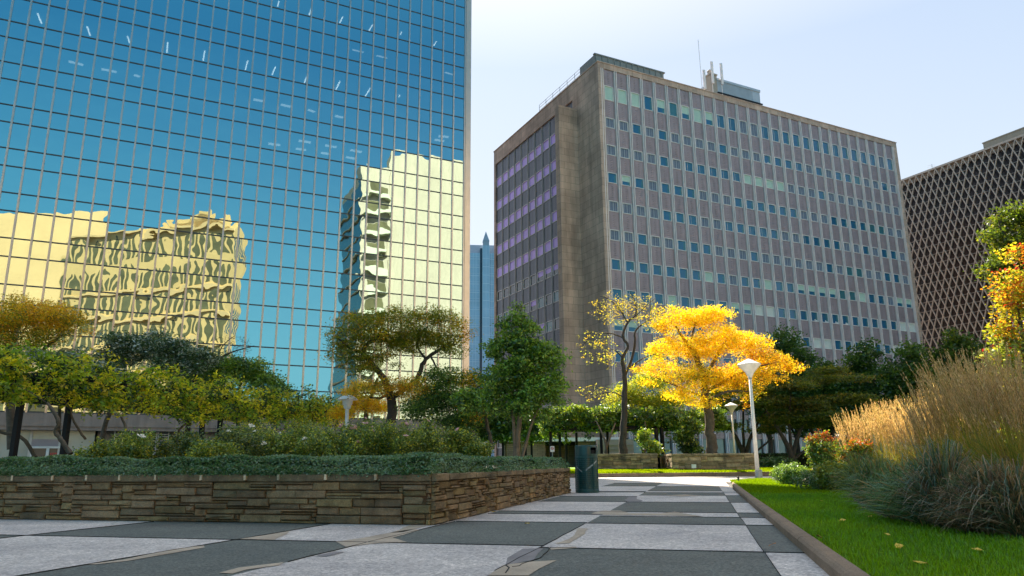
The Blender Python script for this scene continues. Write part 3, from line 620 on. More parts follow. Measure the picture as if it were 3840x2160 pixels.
pat=['mmmbhthmhuuccuubbbbbubbuucb','ccbcbccccccccpbbubbcbbtccbc','ccccbuuuuuummmmccbbccccccccc','bhbcbbbcccbbbbbbcccbbbbttcccc','ccccbbuccubuubccubbbccbcbbcc','ccbccbbbcccbccccccbcttccbccc','bpbbbbbmbcbbmbbhhhhttmbbbhhb','bubbmbbbbhhwwbbbppppbbbbbwww','hhhhmbhmwwbbhhmbwwbbppbbwwbb','bbhmmwwbbhhmmmmmxxrrddbbmmbb','bbbhhmmbbbmmbbhhbbmmbbbbhhbb']
wl=[]
for r_,(z1_,z0_) in enumerate(rowsL):
    for k in range(27):
        a=W0+bay*k; p=(*(c2+dB*(a+.7)),z1_); x,y=projpt(p); s_=1/(p[0]**2+p[1]**2+p[2]**2)*(z1_-z0_)*(y<1120)
        kd=K[pat[r_][k]] if k<len(pat[r_]) else 'blue'
        if r_<len(pat) and random.random()<.06: kd=random.choice(('blue','curtain'))
        wl.append((s_,a,z1_,z0_,kd))
wl.sort(key=lambda q:-q[0])
for w in wl[:96]:
    m=MB(); window(m,c2,dB,w[1],WW,w[2],w[3],w[4]); m.build('window',WM,B2)
m=MB()
for w in wl[96:]: window(m,c2,dB,w[1],WW,w[2],w[3],w[4])
m.build('windows',WM,B2,'stuff')
# ground floor of the long side
gfl=MB(); gfl.mi=0
GSP=mat('speckled_spandrel',(.40,.31,.29),.8,.3,7,.3,14); GF=mat('green_lobby_glass',(.16,.235,.2),.1,.2,1,spec=.8)
gfm=MB()
gfm.fbox(c2,dB,.86,55.85,-.5,-.16,3.35,4.15); gfm.fbox(c2,dB,.86,55.85,-.5,-.16,5.75,6.3); gfm.fbox(c2,dB,.86,55.85,-.5,-.16,0,.5); gfm.build('ground_floor_band',GSP,B2)
for k in range(27):
    a=W0+bay*k; m=MB(); m.fbox(c2,dB,a+.02,a+WW-.02,-.4,-.3,.5,3.35); m.fbox(c2,dB,a+.02,a+WW-.02,-.4,-.3,4.15,5.75); m.mi=1; m.fbox(c2,dB,a-.07,a+.02,-.45,-.16,.5,5.75); m.fbox(c2,dB,a+WW-.02,a+WW+.07,-.45,-.16,.5,5.75); m.build('lobby_window',[GF,GRV],B2)
# short side
sideo=np.array(P2(0,0,0)[:2]); mS=2.19
def sbox(mb,b0,b1,o0,o1,z0,z1): b2(mb,-o1,-o0,b0,b1,z0,z1)      # o: outwards from the short side
sm=MB(); sg=MB()
rowsS=[(45.2-(0 if j==0 else 3.9+3.7*(j-1)),45.2-(0 if j==0 else 3.9+3.7*(j-1))-1.5) for j in range(12)]
zs=[47.75]+[z for r_ in rowsS for z in r_]+[0]
for j in range(0,len(zs),2): sbox(sm,6.3,30.4,-.35,-.2,zs[j+1],zs[j])
for i in range(11):
    for j in range(0,len(zs),2):
        if zs[j]-zs[j+1]>1.2:
            mm=6.35+mS*i+1.1
            for q in range(6):
                zz=zs[j+1]+.4+(zs[j]-zs[j+1]-.8)*q/5; pf=lambda b,o_,z:P2(-o_,b,z)
                sm.add([pf(mm-.3,-.2,zz),pf(mm,-.2,zz+.13),pf(mm+.3,-.2,zz),pf(mm,-.15,zz+.02),pf(mm,-.2,zz-.05)],[(0,3,1),(1,3,2),(0,4,3),(3,4,2)])
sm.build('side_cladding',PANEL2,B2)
for i in range(12):
    s=6.35+mS*i; m=MB(); 
    if s>30.3: break
    for o_ in (-.13,.13): sbox(m,s+o_-.045,s+o_+.045,-.35,-.12,0,47.75)
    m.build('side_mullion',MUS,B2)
m=MB()
sO=np.array(P2(0,30.45,0)[:2])
for j,(z1_,z0_) in enumerate(rowsS):
    for i in range(11):
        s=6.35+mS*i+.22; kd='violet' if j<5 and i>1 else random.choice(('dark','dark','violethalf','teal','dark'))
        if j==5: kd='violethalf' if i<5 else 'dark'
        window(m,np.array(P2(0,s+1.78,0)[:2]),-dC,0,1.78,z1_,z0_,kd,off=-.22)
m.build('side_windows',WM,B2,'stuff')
# penthouse with antennas
pt=MB(); zr=48.9; PW=mat('penthouse_metal',(.42,.46,.5),.45,.1,1,metal=.3); b2(pt,27.4,36.2,8,16,zr,58.1); b2(pt,27.3,36.3,7.9,16.1,58.1,58.5)
for k in range(28): b2(pt,28.6+k*.22,28.62+k*.22,7.96,8.,56.3,58.1)
ph=pt.build('penthouse',PW,B2)
for a,mt in ((29.9,GB),(32.1,GD),(34.2,GB)):
    m=MB(); b2(m,a,a+1.25,7.93,8.,53.9,55.5); m.build('penthouse_window',mt,ph)
m=MB(); b2(m,27.2,36.4,7.7,7.88,55.85,56.05); m.build('cable_tray',BLACK,ph)
m=MB(); b2(m,26.2,27.4,8.,9.6,zr,58.9); b2(m,26.1,27.5,7.9,9.7,58.9,59.15)
for a,b,z in ((26.5,8.6,59.9),(27.,8.9,60.3)): m.lathe(P2(a,b,0),[(.28,59.1),(.28,z-.2),(.36,z-.2),(.2,z)],10)
m.build('stair_tower',mat('stair_tower',(.38,.33,.28),.8,.1,2),ph)
for a,b,z0_,z1_ in ((24.6,8.,56.,59.2),(26.1,7.8,57.2,60.9),(27.9,7.7,57.4,61.)):
    m=MB(); b2(m,a,a+.38,b-.2,b,z0_,z1_); b2(m,a+.15,a+.22,b,b+.1,50,z1_-.3); m.build('panel_antenna',MUL2,B2)
m=MB(); m.tube([P2(24.3,8,56),P2(24.2,8,64.3)],.045,5); m.tube([P2(24.3,8,49),P2(24.3,8,56)],.07,5); m.build('whip_antenna',MUL2,B2)
m=MB(); SCR=mat('roof_screen',(.2,.22,.22),.6,.15,2); b2(m,.5,11.5,1.3,1.5,50.2,51.95); b2(m,.4,11.7,1.2,1.6,51.95,52.12); b2(m,.5,.7,1.5,5.,50.2,51.95)
for k in range(12): b2(m,.6+k*.95,.68+k*.95,1.2,1.3,50.2,51.95)
m.build('roof_screen',SCR,B2)
m=MB()
for k in range(7): m.tube([P2(.6,4.5+k*2.,50.1),P2(.6,4.5+k*2.,51.9)],.035,5)
for z in (51.,51.45,51.88): m.tube([P2(.6,4.5,z),P2(.6,16.5,z)],.03,5)
m.build('roof_railing',STEEL,B2)
m=MB(); b2(m,.9,1.1,17,28,50.2,50.75); b2(m,.8,1.2,17,28,50.75,50.9); b2(m,1.2,3,20,27,50.,50.7); m.build('roof_duct',SCR,B2)
for a in (46.7,51.5):
    m=MB(); b2(m,a,a+.3,2,2.3,50,51.6); b2(m,a+.5,a+.58,2,2.1,50,51.3); m.build('roof_vent',STEEL,B2)
for i,(vx,vy) in enumerate(((2285,1108),(2309,1108))):
    pass
# ================================================================ LATTICE BUILDING
o3=np.array([76.14,135.]); B3=thing('lattice_building',(o3[0],o3[1],0),'tall office block wrapped in a steel diamond lattice at the right edge','building')
def b3(mb,a0,a1,b0,b1,z0,z1): mb.fbox(o3,dC,a0,a1,b0,b1,z0,z1)   # a along dC (away), b towards +dB side ; lattice stands at negative b
LATA=mat('lattice_steel',(.42,.36,.31),.45,.1,2,metal=.1)
A0,A1=-62.,12.
m=MB(); b3(m,A0,A1,1.0,24,0,53.2); m.build('glazing',mat('dark_glazing',(.022,.017,.02),.25,.9,1.1,spec=.3),B3)
m=MB(); b3(m,A0,A1,-.25,.9,53.55,53.9); b3(m,A0,A1,.6,24,52.9,53.5); m.build('roof_beam',LATA,B3)
m=MB()
for k in range(1,31): b3(m,A0,A1,.8,1.02,53.4-1.72*k-.05,53.4-1.72*k+.07)
m.build('floor_ledges',mat('floor_ledge',(.30,.27,.25),.6,.1,2),B3)
sl=.378; step=1.302; zt_=53.6; 
for sgn in (1,-1):
    m=MB(); s=A0-22
    nn=0
    while s<A1+22:
        a=s; b=s+sgn*sl*(zt_-1); za,zb=zt_,1.
        # clip to the facade
        def zat(x): return za+(x-a)/(b-a)*(zb-za)
        x0,x1=max(min(a,b),A0),min(max(a,b),A1)
        if x1-x0>.3:
            pa,pb=(x0,zat(x0)),(x1,zat(x1)); nn+=1
            w=.075; dx,dz=pb[0]-pa[0],pb[1]-pa[1]; 
            Q=lambda x,o_,z:(o3[0]+dC[0]*x+dC[1]*o_,o3[1]+dC[1]*x-dC[0]*o_,z)
            e=.0 if sgn>0 else .012; wz=w/abs(dx/math.hypot(dx,dz)) if False else 0
            m.box8([Q(pa[0]-w,-.2+e,pa[1]),Q(pb[0]-w,-.2+e,pb[1]),Q(pb[0]+w,-.2+e,pb[1]),Q(pa[0]+w,-.2+e,pa[1]),Q(pa[0]-w,.08+e,pa[1]),Q(pb[0]-w,.08+e,pb[1]),Q(pb[0]+w,.08+e,pb[1]),Q(pa[0]+w,.08+e,pa[1])])
        s+=step
    m.build('steel_lattice',LATA,B3)
m=MB(); b3(m,-27.5,-14.8,2.5,14,53,56.); b3(m,-27.6,-14.7,2.4,14.1,56.,56.2); m.build('penthouse',mat('penthouse_grey',(.2,.2,.18),.8,.1,1),B3)
m=MB(); b3(m,-14.6,-10.5,2.,8,53,54.7); m.build('roof_plant',STEEL,B3)
m=MB(); P3=lambda a,b,z:(o3[0]+dC[0]*a+dC[1]*b,o3[1]+dC[1]*a-dC[0]*b,z)
m.tube([P3(-5.3,2,53),P3(-5.3,2,55.6)],.04,5)
for j,z in enumerate((54.7,55.1,55.45)): m.tube([P3(-6.3+j*.15,2,z-.2),P3(-4.3-j*.1,2,z+.2)],.02,4)
m.build('roof_aerial',STEEL,B3)
m=MB(); m.tube([P3(-23.2,3,56),P3(-23.2,3,57.6)],.05,5); m.build('roof_mast',STEEL,B3)
# ================================================================ FAR BLUE TOWER
fo=np.array([-19.5,296.]); B4=thing('distant_tower',(fo[0],fo[1],0),'distant blue glass tower with a small spire between the two big buildings','building')
FT=math.radians(84); df=np.array([math.sin(FT),math.cos(FT)])
BG=mat('sky_blue_glass',(.34,.50,.64),.3,.15,.12); GRID=mat('pale_grid',(.6,.7,.78),.5,.05,1); DKG=mat('dark_recess',(.02,.04,.07),.3,.1,1)  # glass and grid paled, distance haze is put into their colours
m=MB(); m.fbox(fo,df,1.,14.5,-14,0,0,86.5); m.fbox(fo,df,-3,0,-14,-1,0,88); m.fbox(fo,df,7.2,10.2,-1,1.2,0,89.6); m.build('glass_wall',BG,B4)
m=MB(); m.fbox(fo,df,0,1.,-14,-.5,0,87); m.fbox(fo,df,6.2,7.2,-1,.3,0,88.5); m.build('recess',DKG,B4)
m=MB(); 
for a in (1.3,3.4,4.6,6.0): m.fbox(fo,df,a-.06,a+.06,0,.1,0,86.5)
for a in (7.3,8.7,10.1): m.fbox(fo,df,a-.06,a+.06,1.2,1.3,0,89.6)
for a in (11.,13.,14.3): m.fbox(fo,df,a-.06,a+.06,0,.1,0,86.5)
z=1
while z<86: 
    m.fbox(fo,df,1.,6.2,.0,.14,z,z+.16); m.fbox(fo,df,7.2,10.2,1.2,1.34,z,z+.16); m.fbox(fo,df,10.2,14.5,0,.14,z,z+.16); m.fbox(fo,df,1.,6.2,.0,.14,z+1.0,z+1.1); m.fbox(fo,df,10.2,14.5,0,.14,z+1.,z+1.1); z+=3.6
m.build('grid_lines',GRID,B4)
def F4(a,b,z): return (fo[0]+df[0]*a+df[1]*b,fo[1]+df[1]*a-df[0]*b,z)
m=MB(); m.add([F4(.5,0,86.5),F4(15,0,86.5),F4(15,-4,91.2),F4(.5,-4,91.2),F4(.5,-14,86.5),F4(15,-14,86.5)],[(0,1,2,3),(3,2,5,4),(0,3,4),(1,5,2)])
m.build('roof',mat('slate_blue_roof',(.25,.3,.36),.5,.1,1),B4)
m=MB(); m.fbox(fo,df,7.4,10,-1.4,1.1,89.6,91.6); m.add([F4(7.3,1.2,91.6),F4(10.1,1.2,91.6),F4(10.1,-1.6,91.6),F4(7.3,-1.6,91.6),F4(8.7,-.2,96.2)],[(0,1,4),(1,2,4),(2,3,4),(3,0,4)]); m.build('spire',mat('spire',(.3,.34,.4),.4,.1,1),B4)
# ================================================================ BUILDINGS BEHIND THE CAMERA (seen in the tower's glass)
def mir(p):
    p=np.array(p[:2],float); return p-2*((p-c1)@nB)*nB
def face_windows(mb,p,q,z0,z1,nx,ny,w,h,arch=False,inset=.0,skip=0,zoff=0,side=None):
    p=np.array(p);q=np.array(q); l=np.linalg.norm(q-p); d=(q-p)/l; n=np.array([d[1],-d[0]]); 
    if n@(c1-dB*30-(p+q)/2)<0: n=-n
    for i in range(nx):
        for j in range(ny):
            s=l*(i+.5)/nx; z=z0+(z1-z0)*(j+.5)/ny+zoff; a=p+d*(s-w/2)+n*.03; b=p+d*(s+w/2)+n*.03; m_=p+d*s+n*.03
            if arch: mb.quad((*a,z-h/2),(*b,z-h/2),(*b,z+h*.3),(*(m_+d*w*.3),z+h*.45),(*m_,z+h*.5),(*(m_-d*w*.3),z+h*.45),(*a,z+h*.3))
            else: mb.quad((*a,z-h/2),(*b,z-h/2),(*b,z+h/2),(*a,z+h/2))
YEL=mat('ochre_stone',(.76,.53,.22),.8,.12,.15,.05,6); YEL2=mat('pale_ochre_stone',(.74,.52,.24),.85,.1,.1,.05,6); SAGE=mat('sage_render',(.60,.53,.39),.85,.08,.12,.05,5,streak=.12); DKS=mat('side_shade_blue',(.03,.055,.075),.2,.3,.5); GRW=mat('green_window',(.16,.15,.07),.2,.4,.4)
def vp(vx,Y): p=at(vx,1150,Y); return mir(p)
def vz(vx,vy,Y): return float(at(vx,vy,Y)[2])
ra=vp(90,178); rb=vp(545,166); rc=vp(572,178); rd=vp(200,215)
zA=vz(200,592,175); B5=thing('arcaded_building',(*rb,0),'ochre stone block with arched windows mirrored in the lower left of the glass tower','building')
m=MB(); m.prism([ra,rb,rc,rd],0,zA); 
mm=ra+(rb-ra)*.5; dd_=(rb-ra)/np.linalg.norm(rb-ra); 
ins=(rd-ra)/np.linalg.norm(rd-ra)
for f0,f1,zz in ((.45,1.0,.8),(.62,.96,1.9),(.72,.91,3.1),(.78,.87,4.4)): 
    a,b=ra+(rb-ra)*f0+ins*.4,ra+(rb-ra)*f1+ins*.4; m.prism([a,b,b+ins*8,a+ins*8],zA,zA+zz)
m.build('wall',YEL,B5)
m=MB(); face_windows(m,ra,rb,zA-8,zA-1.2,26,1,1.15,5.6,True); face_windows(m,ra,rb,8,zA-8.5,26,6,1.15,5.2,True); face_windows(m,rb,rc,8,zA-12,5,5,1.5,5.2,True); face_windows(m,rb,rc,zA-10,zA-1.2,5,1,1.5,6.3,True); m.build('windows',GRW,B5,'stuff')
m=MB(); n_=np.array([dd_[1],-dd_[0]]); n_=n_ if n_@(c1-ra)>0 else -n_
for k in range(5):
    z=8+(zA-16.5)/6*(k+1)-.3; m.prism([ra,rb,rb+n_*.5,ra+n_*.5],z,z+.6)
m.prism([ra-n_*0,rb,rb+n_*.8,ra+n_*.8],zA-.9,zA-.2)
m.build('cornice',YEL2,B5)
ra=vp(-160,225); rb=vp(188,225); z6=vz(60,532,225); dn=(rb-ra)/np.linalg.norm(rb-ra); ins=np.array([-dn[1],dn[0]]); ins=ins if ins@(ra-c1)>0 else -ins
B6=thing('plain_ochre_building',(*rb,0),'plain ochre walled block mirrored at the far left of the glass tower','building')
m=MB(); m.prism([ra,rb,vp(150,262),vp(-220,262)],0,z6); m.build('wall',YEL2,B6)
m=MB(); face_windows(m,ra,rb,5,25,12,5,1.6,2.2); m.build('windows',GRW,B6,'stuff')
pA_=vp(960,170); pB_=vp(1300,179); zS=vz(960,388,170); B7=thing('balcony_tower',(*pA_,0),'pale sage apartment tower with a stack of balconies mirrored in the glass','building')
dn=(pB_-pA_)/np.linalg.norm(pB_-pA_); ins=np.array([-dn[1],dn[0]]); ins=ins if ins@(pA_-c1)>0 else -ins
m=MB(); m.prism([pA_,pB_,pB_+ins*26,pA_+ins*26],0,zS); m.prism([pB_-dn*12+ins*3,pB_-dn*4+ins*3,pB_-dn*4+ins*9,pB_-dn*12+ins*9],zS,zS+2.2); m.build('wall',SAGE,B7)
qa=vp(886,167.5); qb=vp(959,169.2); qc=vp(832,190); zQ=vz(886,418,167.5)
m=MB(); m.prism([qa,qb,qb+ins*20,qc],0,zQ); m.build('balcony_wall',SAGE,B7)
m=MB(); face_windows(m,qa,qc,2,zQ-3,1,1,np.linalg.norm(qc-qa)*.98,zQ-5); m.build('side_shade_sheet',DKS,B7)  # shaded side of the tower, its shade put in as one dark sheet
dn2=(qb-qa)/np.linalg.norm(qb-qa); n2=np.array([dn2[1],-dn2[0]]); n2=n2 if n2@(c1-qa)>0 else -n2
nf=14; fh=(zQ-4)/nf
m=MB(); face_windows(m,qa+dn2*.9,qb-dn2*.3,1,zQ-3,1,nf,4.3,1.9); m.build('balcony_openings',GRW,B7,'stuff')
for k in range(nf):
    z=1+fh*k; m=MB(); a=qa+dn2*.8; b=qb-dn2*.2
    m.prism([a,b,b+n2*1.3,a+n2*1.3],z-.1,z+.12); m.prism([a+n2*1.15,b+n2*1.15,b+n2*1.3,a+n2*1.3],z+.12,z+1.15); m.build('balcony',mat('balcony_%d'%k,(.66,.68,.5),.7,.05,2) if k==0 else bpy.data.materials['balcony_0'],B7)
m=MB(); ds=(qc-qa)/np.linalg.norm(qc-qa); n3=np.array([ds[1],-ds[0]]); n3=n3 if n3@(c1-dB*40-qa)>0 else -n3
for k in range(nf*1): z=1+fh*k; a=qa+ds*1; b=qa+ds*float(np.linalg.norm(qc-qa)-1); m.prism([a,b,b+n3*.4,a+n3*.4],z,z+.35)
m.build('side_bands',SAGE,B7)
# ================================================================ LOW PAVILION
Yp=62.; a=at(1263,1140,Yp);b=at(1412,1140,Yp); px0=at(1263,1100,Yp)[0]; px1=at(1564,1100,Yp)[0]; zp=at(1300,1102,Yp)[2]
def ashlar(name,c1_,c2_,mo,w=.8,h=.16):
    m,t,out=nt(name); b=N(t,'ShaderNodeBsdfPrincipled',Roughness=.85); br=N(t,'ShaderNodeTexBrick',Scale=1.); br.inputs['Brick Width'].default_value=w; br.inputs['Row Height'].default_value=h; br.inputs['Mortar Size'].default_value=.014
    for k,c in (('Color1',c1_),('Color2',c2_),('Mortar',mo)): br.inputs[k].default_value=(*c,1)
    s_=N(t,'ShaderNodeSeparateXYZ'); L(t,pos(t),s_.inputs[0]); cb=N(t,'ShaderNodeCombineXYZ'); L(t,s_.outputs[0],cb.inputs[0]); L(t,s_.outputs[2],cb.inputs[1]); L(t,cb.outputs[0],br.inputs['Vector'])
    c=mixc(t,1.,br.outputs[0],ramp(t,noise(t,.8,6,.6),[(.3,(.7,.7,.7)),(.7,(1.2,1.2,1.2))]),'MULTIPLY'); L(t,c,b.inputs['Base Color']); L(t,b.outputs[0],out.inputs[0]); return m
PST=ashlar('buff_ashlar',(.36,.27,.16),(.27,.2,.115),(.13,.1,.06))
pv_=thing('garden_pavilion',(px0,Yp,0),'low buff stone pavilion with a white roof edge and a dark entrance','building')
m=MB(); xo0=at(1372,1120,Yp)[0]; xo1=at(1450,1120,Yp)[0]
m.box(px0,xo0,Yp,Yp+5,0,zp-.3); m.box(xo1,at(1498,1120,Yp)[0],Yp,Yp+5,0,zp-.3); m.box(at(1498,1120,Yp)[0]+.002,px1,Yp+.5,Yp+5,0,zp-.3); m.box(xo0,xo1,Yp+2.4,Yp+5,0,zp-.3); m.build('wall',PST,pv_)
m=MB(); m.box(px0-.25,px1+.1,Yp-.35,Yp+5.2,zp-.3,zp); m.build('roof_edge',WHITE,pv_)
m=MB(); m.box(xo0,xo1,Yp+1.2,Yp+2.38,2.1,zp-.3); m.build('entrance_soffit',BLACK,pv_)
m=MB(); p=at(1543,1112,60.5); m.box(p[0]-1.3,p[0]+1.6,60.4,61.6,0,p[2]+.2); 
for k in range(3): m.box(p[0]-1.2,p[0]+1.5,60.3,60.4,p[2]-.15-.32*k-.12,p[2]-.15-.32*k)
tag(m.build('louvred_box',mat('brown_box',(.3,.25,.23),.7,.1,3)),'brown louvred housing behind the stone planter by the pavilion','vent')
# dark steel and glass front left of the pavilion
# sign plate
m=MB(); p=at(1389.5,1129.5,27); st=thing('sign_plate',(p[0],27,0),'small white sign with a red ring on a thin stake behind the green bin','sign')
m.box(p[0]-.075,p[0]+.075,26.99,27.01,p[2]-.1,p[2]+.1); m.build('plate',WHITE,st)
m=MB(); m.box(p[0]-.012,p[0]+.012,27.012,27.03,0,p[2]+.05); m.build('stake',STEEL,st)
m=MB(); 
for i in range(12):
    w0,w1=2*PI*i/12,2*PI*(i+1)/12; f=lambda w,r:(p[0]+math.cos(w)*r,26.985,p[2]+.02+math.sin(w)*r); m.quad(f(w0,.035),f(w1,.035),f(w1,.05),f(w0,.05))
m.quad((p[0]-.035,26.984,p[2]+.045),(p[0]-.025,26.984,p[2]+.055),(p[0]+.035,26.984,p[2]-.005),(p[0]+.025,26.984,p[2]-.015)); m.build('red_ring',bpy.data.materials['red_notice'],st)
# lawn tag
p=at(1746,1181,36.6); lt=thing('lawn_tag',(p[0],36.6,p[2]),'small grey label plate on a stake in the far lawn before the stone planter','sign')
m=MB(); m.box(p[0]-.11,p[0]+.11,36.58,36.6,p[2]+.06,p[2]+.24); m.build('plate',WHITE,lt); m=MB(); m.box(p[0]-.015,p[0]+.015,36.602,36.62,p[2]-.1,p[2]+.2); m.build('stake',STEEL,lt)
# sprinkler post
p=gnd(1858,1214,.045); sp_=thing('sprinkler',(p[0],p[1],.045),'little dark green sprinkler post at the lawn corner by the kerb','sprinkler')
m=MB(); m.lathe((p[0],p[1]),[(.028,.04),(.028,.17)],10); m.build('post',mat('green_plastic',(.02,.07,.06),.4,.1,9),sp_); m=MB(); m.lathe((p[0],p[1]),[(.038,.17),(.038,.205),(.02,.215)],10); m.build('cap',BLACK,sp_)
# ================================================================ LITTER BIN
bc=np.array(PQ(.36,8.95)[:2]); BIN=thing('litter_bin',(*bc,0),'dark green round metal litter bin at the end of the planter wall','litter bin')
GRN=mat('green_enamel',(.012,.062,.06),.35,.3,5,.12,90,coat=.2); GR2=mat('green_enamel_worn',(.015,.07,.065),.45,.3,9)
zt_=at(1441,1121,bc[1])[2]; R_=.262
m=MB(); k=40; z0,z1=zt_*.735,zt_
prof=[(R_*.96,zt_*.73),(R_*1.0,zt_*.735),(R_*1.0,zt_*.752),(R_*.965,zt_*.757)]
m.lathe(bc,prof,40); m.build('rim_band',GR2,BIN,smooth=False)
m=MB(); # dome with an opening: skip the facets of the opening
def ringz(r,z): return [(bc[0]+r*math.cos(2*PI*j/k),bc[1]+r*math.sin(2*PI*j/k),z) for j in range(k)]
zz=[(.96,.757),(.965,.81),(.965,.82),(.965,.955),(.965,.985),(.93,1.0)]
vs=[]; 
for r,z in zz: vs+=ringz(R_*r,zt_*z)
fs=[]; od=math.atan2(-bc[1],-bc[0])+.72
for i in range(len(zz)-1):
    for j in range(k):
        w=2*PI*(j+.5)/k; dlt=abs((w-od+PI)%(2*PI)-PI)
        if i in(2,) and dlt<.3: continue
        fs.append((i*k+j,i*k+(j+1)%k,(i+1)*k+(j+1)%k,(i+1)*k+j))
fs.append(tuple((len(zz)-1)*k+j for j in range(k))); m.add(vs,fs); m.build('lid',GRN,BIN)
m=MB(); m.lathe(bc,[(R_*.86,.05),(R_*.86,zt_*.9)],24); m.build('liner',BLACK,BIN)
m=MB(); nh=17
for i in range(nh): z=.09+(zt_*.73-.1)*i/(nh-1); m.lathe(bc,[(R_*.9,z-.016),(R_*.945,z-.012),(R_*.945,z+.012),(R_*.9,z+.016)],36)
m.lathe(bc,[(R_*.915,.06),(R_*.915,zt_*.73)],36); m.build('slatted_body',GRN,BIN)
m=MB()
for j in range(9): w=2*PI*j/9+.35; m.tube([(bc[0]+R_*.965*math.cos(w),bc[1]+R_*.965*math.sin(w),z) for z in (.07,zt_*.735)],.009,6)
m.build('rib',GR2,BIN)
m=MB(); m.lathe(bc,[(R_*.95,0.),(R_*1.0,.005),(R_*1.0,.06),(R_*.95,.075)],40); m.build('base',GR2,BIN)
m=MB()
for (w0,z0_),(w1,z1_) in (((.1,.62),(-.48,.78)),((-.08,.4),(.0,.0))):
    pass
TAPE=mat('scuffed_tape',(.30,.34,.34),.5,.6,25)
cw=math.atan2(-bc[1],-bc[0])
def strip(w0,z0_,w1,z1_,wd):
    n_=8; ps=[]
    for i in range(n_+1): t=i/n_; w=cw+w0+(w1-w0)*t; z=z0_+(z1_-z0_)*t; ps.append((w,z))
    for i in range(n_):
        f=lambda q,dz:(bc[0]+R_*.985*math.cos(q[0]),bc[1]+R_*.985*math.sin(q[0]),q[1]+dz); m.quad(f(ps[i],0),f(ps[i+1],0),f(ps[i+1],wd),f(ps[i],wd))
strip(-.12,.46,1.05,.67,.04); strip(-.42,.44,-1.05,.56,.025); m.build('tape',TAPE,BIN)
# ================================================================ LAMP POSTS
LW=mat('cream_enamel',(.74,.72,.66),.4,.12,3,.05,70,streak=.1)
def lamp(vx,vyb,Y,vyt,label,lean=0.,zb=0.):
    b=at(vx[0],vyb,Y); t_=at(vx[1],vyt,Y); z0=zb; zt=t_[2]; r=thing('lamp_post',(b[0],Y,z0),label,'street lamp','cone headed white lamp posts')
    hx=t_[0]; X=lambda z:b[0]+(hx-b[0])*(z-z0)/(zt-z0); m=MB(); hz=zt-z0
    hd=.90*hz*.164/.82; 
    m.tube([(X(z0+.3),Y,z0+.3),(X(zt-hd),Y,zt-hd)],[.088*hz/5,.06*hz/5],14); m.build('pole',LW,r,smooth=True)
    m=MB(); m.lathe((b[0],Y),[(.105,z0),(.105,z0+.28),(.09,z0+.3)],14); m.box(b[0]+.08,b[0]+.17,Y-.06,Y+.06,z0,z0+.33); m.build('base',STEEL,r,bevel=.01)
    k=hz/5.; R=.5*k; m=MB(); m.lathe((X(zt-hd*.6),Y),[(.06*k,zt-hd*1.04),(.075*k,zt-hd*1.02),(.085*k,zt-hd*.9),(.19*k,zt-hd*.66),(R*.985,zt-hd*.30),(R,zt-hd*.285)],28); m.build('lamp_head',LW,r,smooth=False)
    m=MB(); m.lathe((X(zt-hd*.3),Y),[(R*1.0,zt-hd*.284),(R*.96,zt-hd*.265),(.04*k,zt-hd*.02),(.03*k,zt)],28); m.build('lamp_cap',WHITE,r); 
    m=MB(); m.box(X(zt-hd*.97)-.05*k,X(zt-hd*.97)+.05*k,Y-.095*k,Y-.06*k,zt-hd*1.0,zt-hd*.93); m.build('collar',STEEL,r); return r
lamp((1907,1883),1203,30.,902,'nearest tall white lamp post with a diamond head, beside the right lawn')
lamp((1849,1839),1155,42.,1012,'smaller looking white lamp post with a diamond shaped head behind the stone planter',zb=.2)
p=at(875,994,27.); Y=27.; b_=at(872,1100,27.); r=thing('lamp_post',(b_[0],Y,0),'short white lamp post with a domed cap rising from the rose bushes','street lamp')
m=MB(); m.tube([(b_[0],Y,0),(p[0],Y,p[2]-.52)],.065,14); m.build('pole',LW,r,smooth=True)
zt_=p[2]; m=MB(); m.lathe((p[0],Y),[(.07,zt_-.56),(.07,zt_-.5),(.125,zt_-.48),(.135,zt_-.36),(.17,zt_-.35),(.19,zt_-.17)],20); m.build('lamp_head',LW,r)
m=MB(); m.lathe((p[0],Y),[(.36,zt_-.17),(.365,zt_-.155),(.24,zt_-.06),(.12,zt_-.01),(.02,zt_)],24); m.build('lamp_cap',WHITE,r)
# ================================================================ PERGOLAS
def vine(name,label,fn,n,size,pal,litpal,stems,matl=LEAF,aspect=.45,ncl=900,sig=.13,droop=.25):
    r=thing(name,stems[0][0][:3] if stems else (0,0,0),label,'climbing plant'); C=fn(ncl); k=n//ncl
    P=np.repeat(C,k,axis=0)+rng.normal(size=(ncl*k,3))*np.array([sig,sig,sig*.75]); c=np.repeat(pick(pal,ncl),k,axis=0)*rng.uniform(.6,1.35,(ncl*k,1)); alt=pick(litpal,ncl*k); q=rng.uniform(size=ncl*k)<.2; c[q]=alt[q]
    quads('foliage',leafquads(P,size,aspect,.35,droop,.12),c,matl,r)
    m=MB(); nodes=[]
    for i_,s in enumerate(stems):
        m=MB(); nodes=limb(m,s,6); 
        near=[c for c in C[:90] if min(range(len(stems)),key=lambda j:abs(c[0]-stems[j][-1][0])+abs(c[1]-stems[j][-1][1]))==i_]
        if near: grow(m,nodes,near,.02,.25)
        m.build('stem',BARKL if name.startswith('ivy') else BARK,r,smooth=True)
    return r
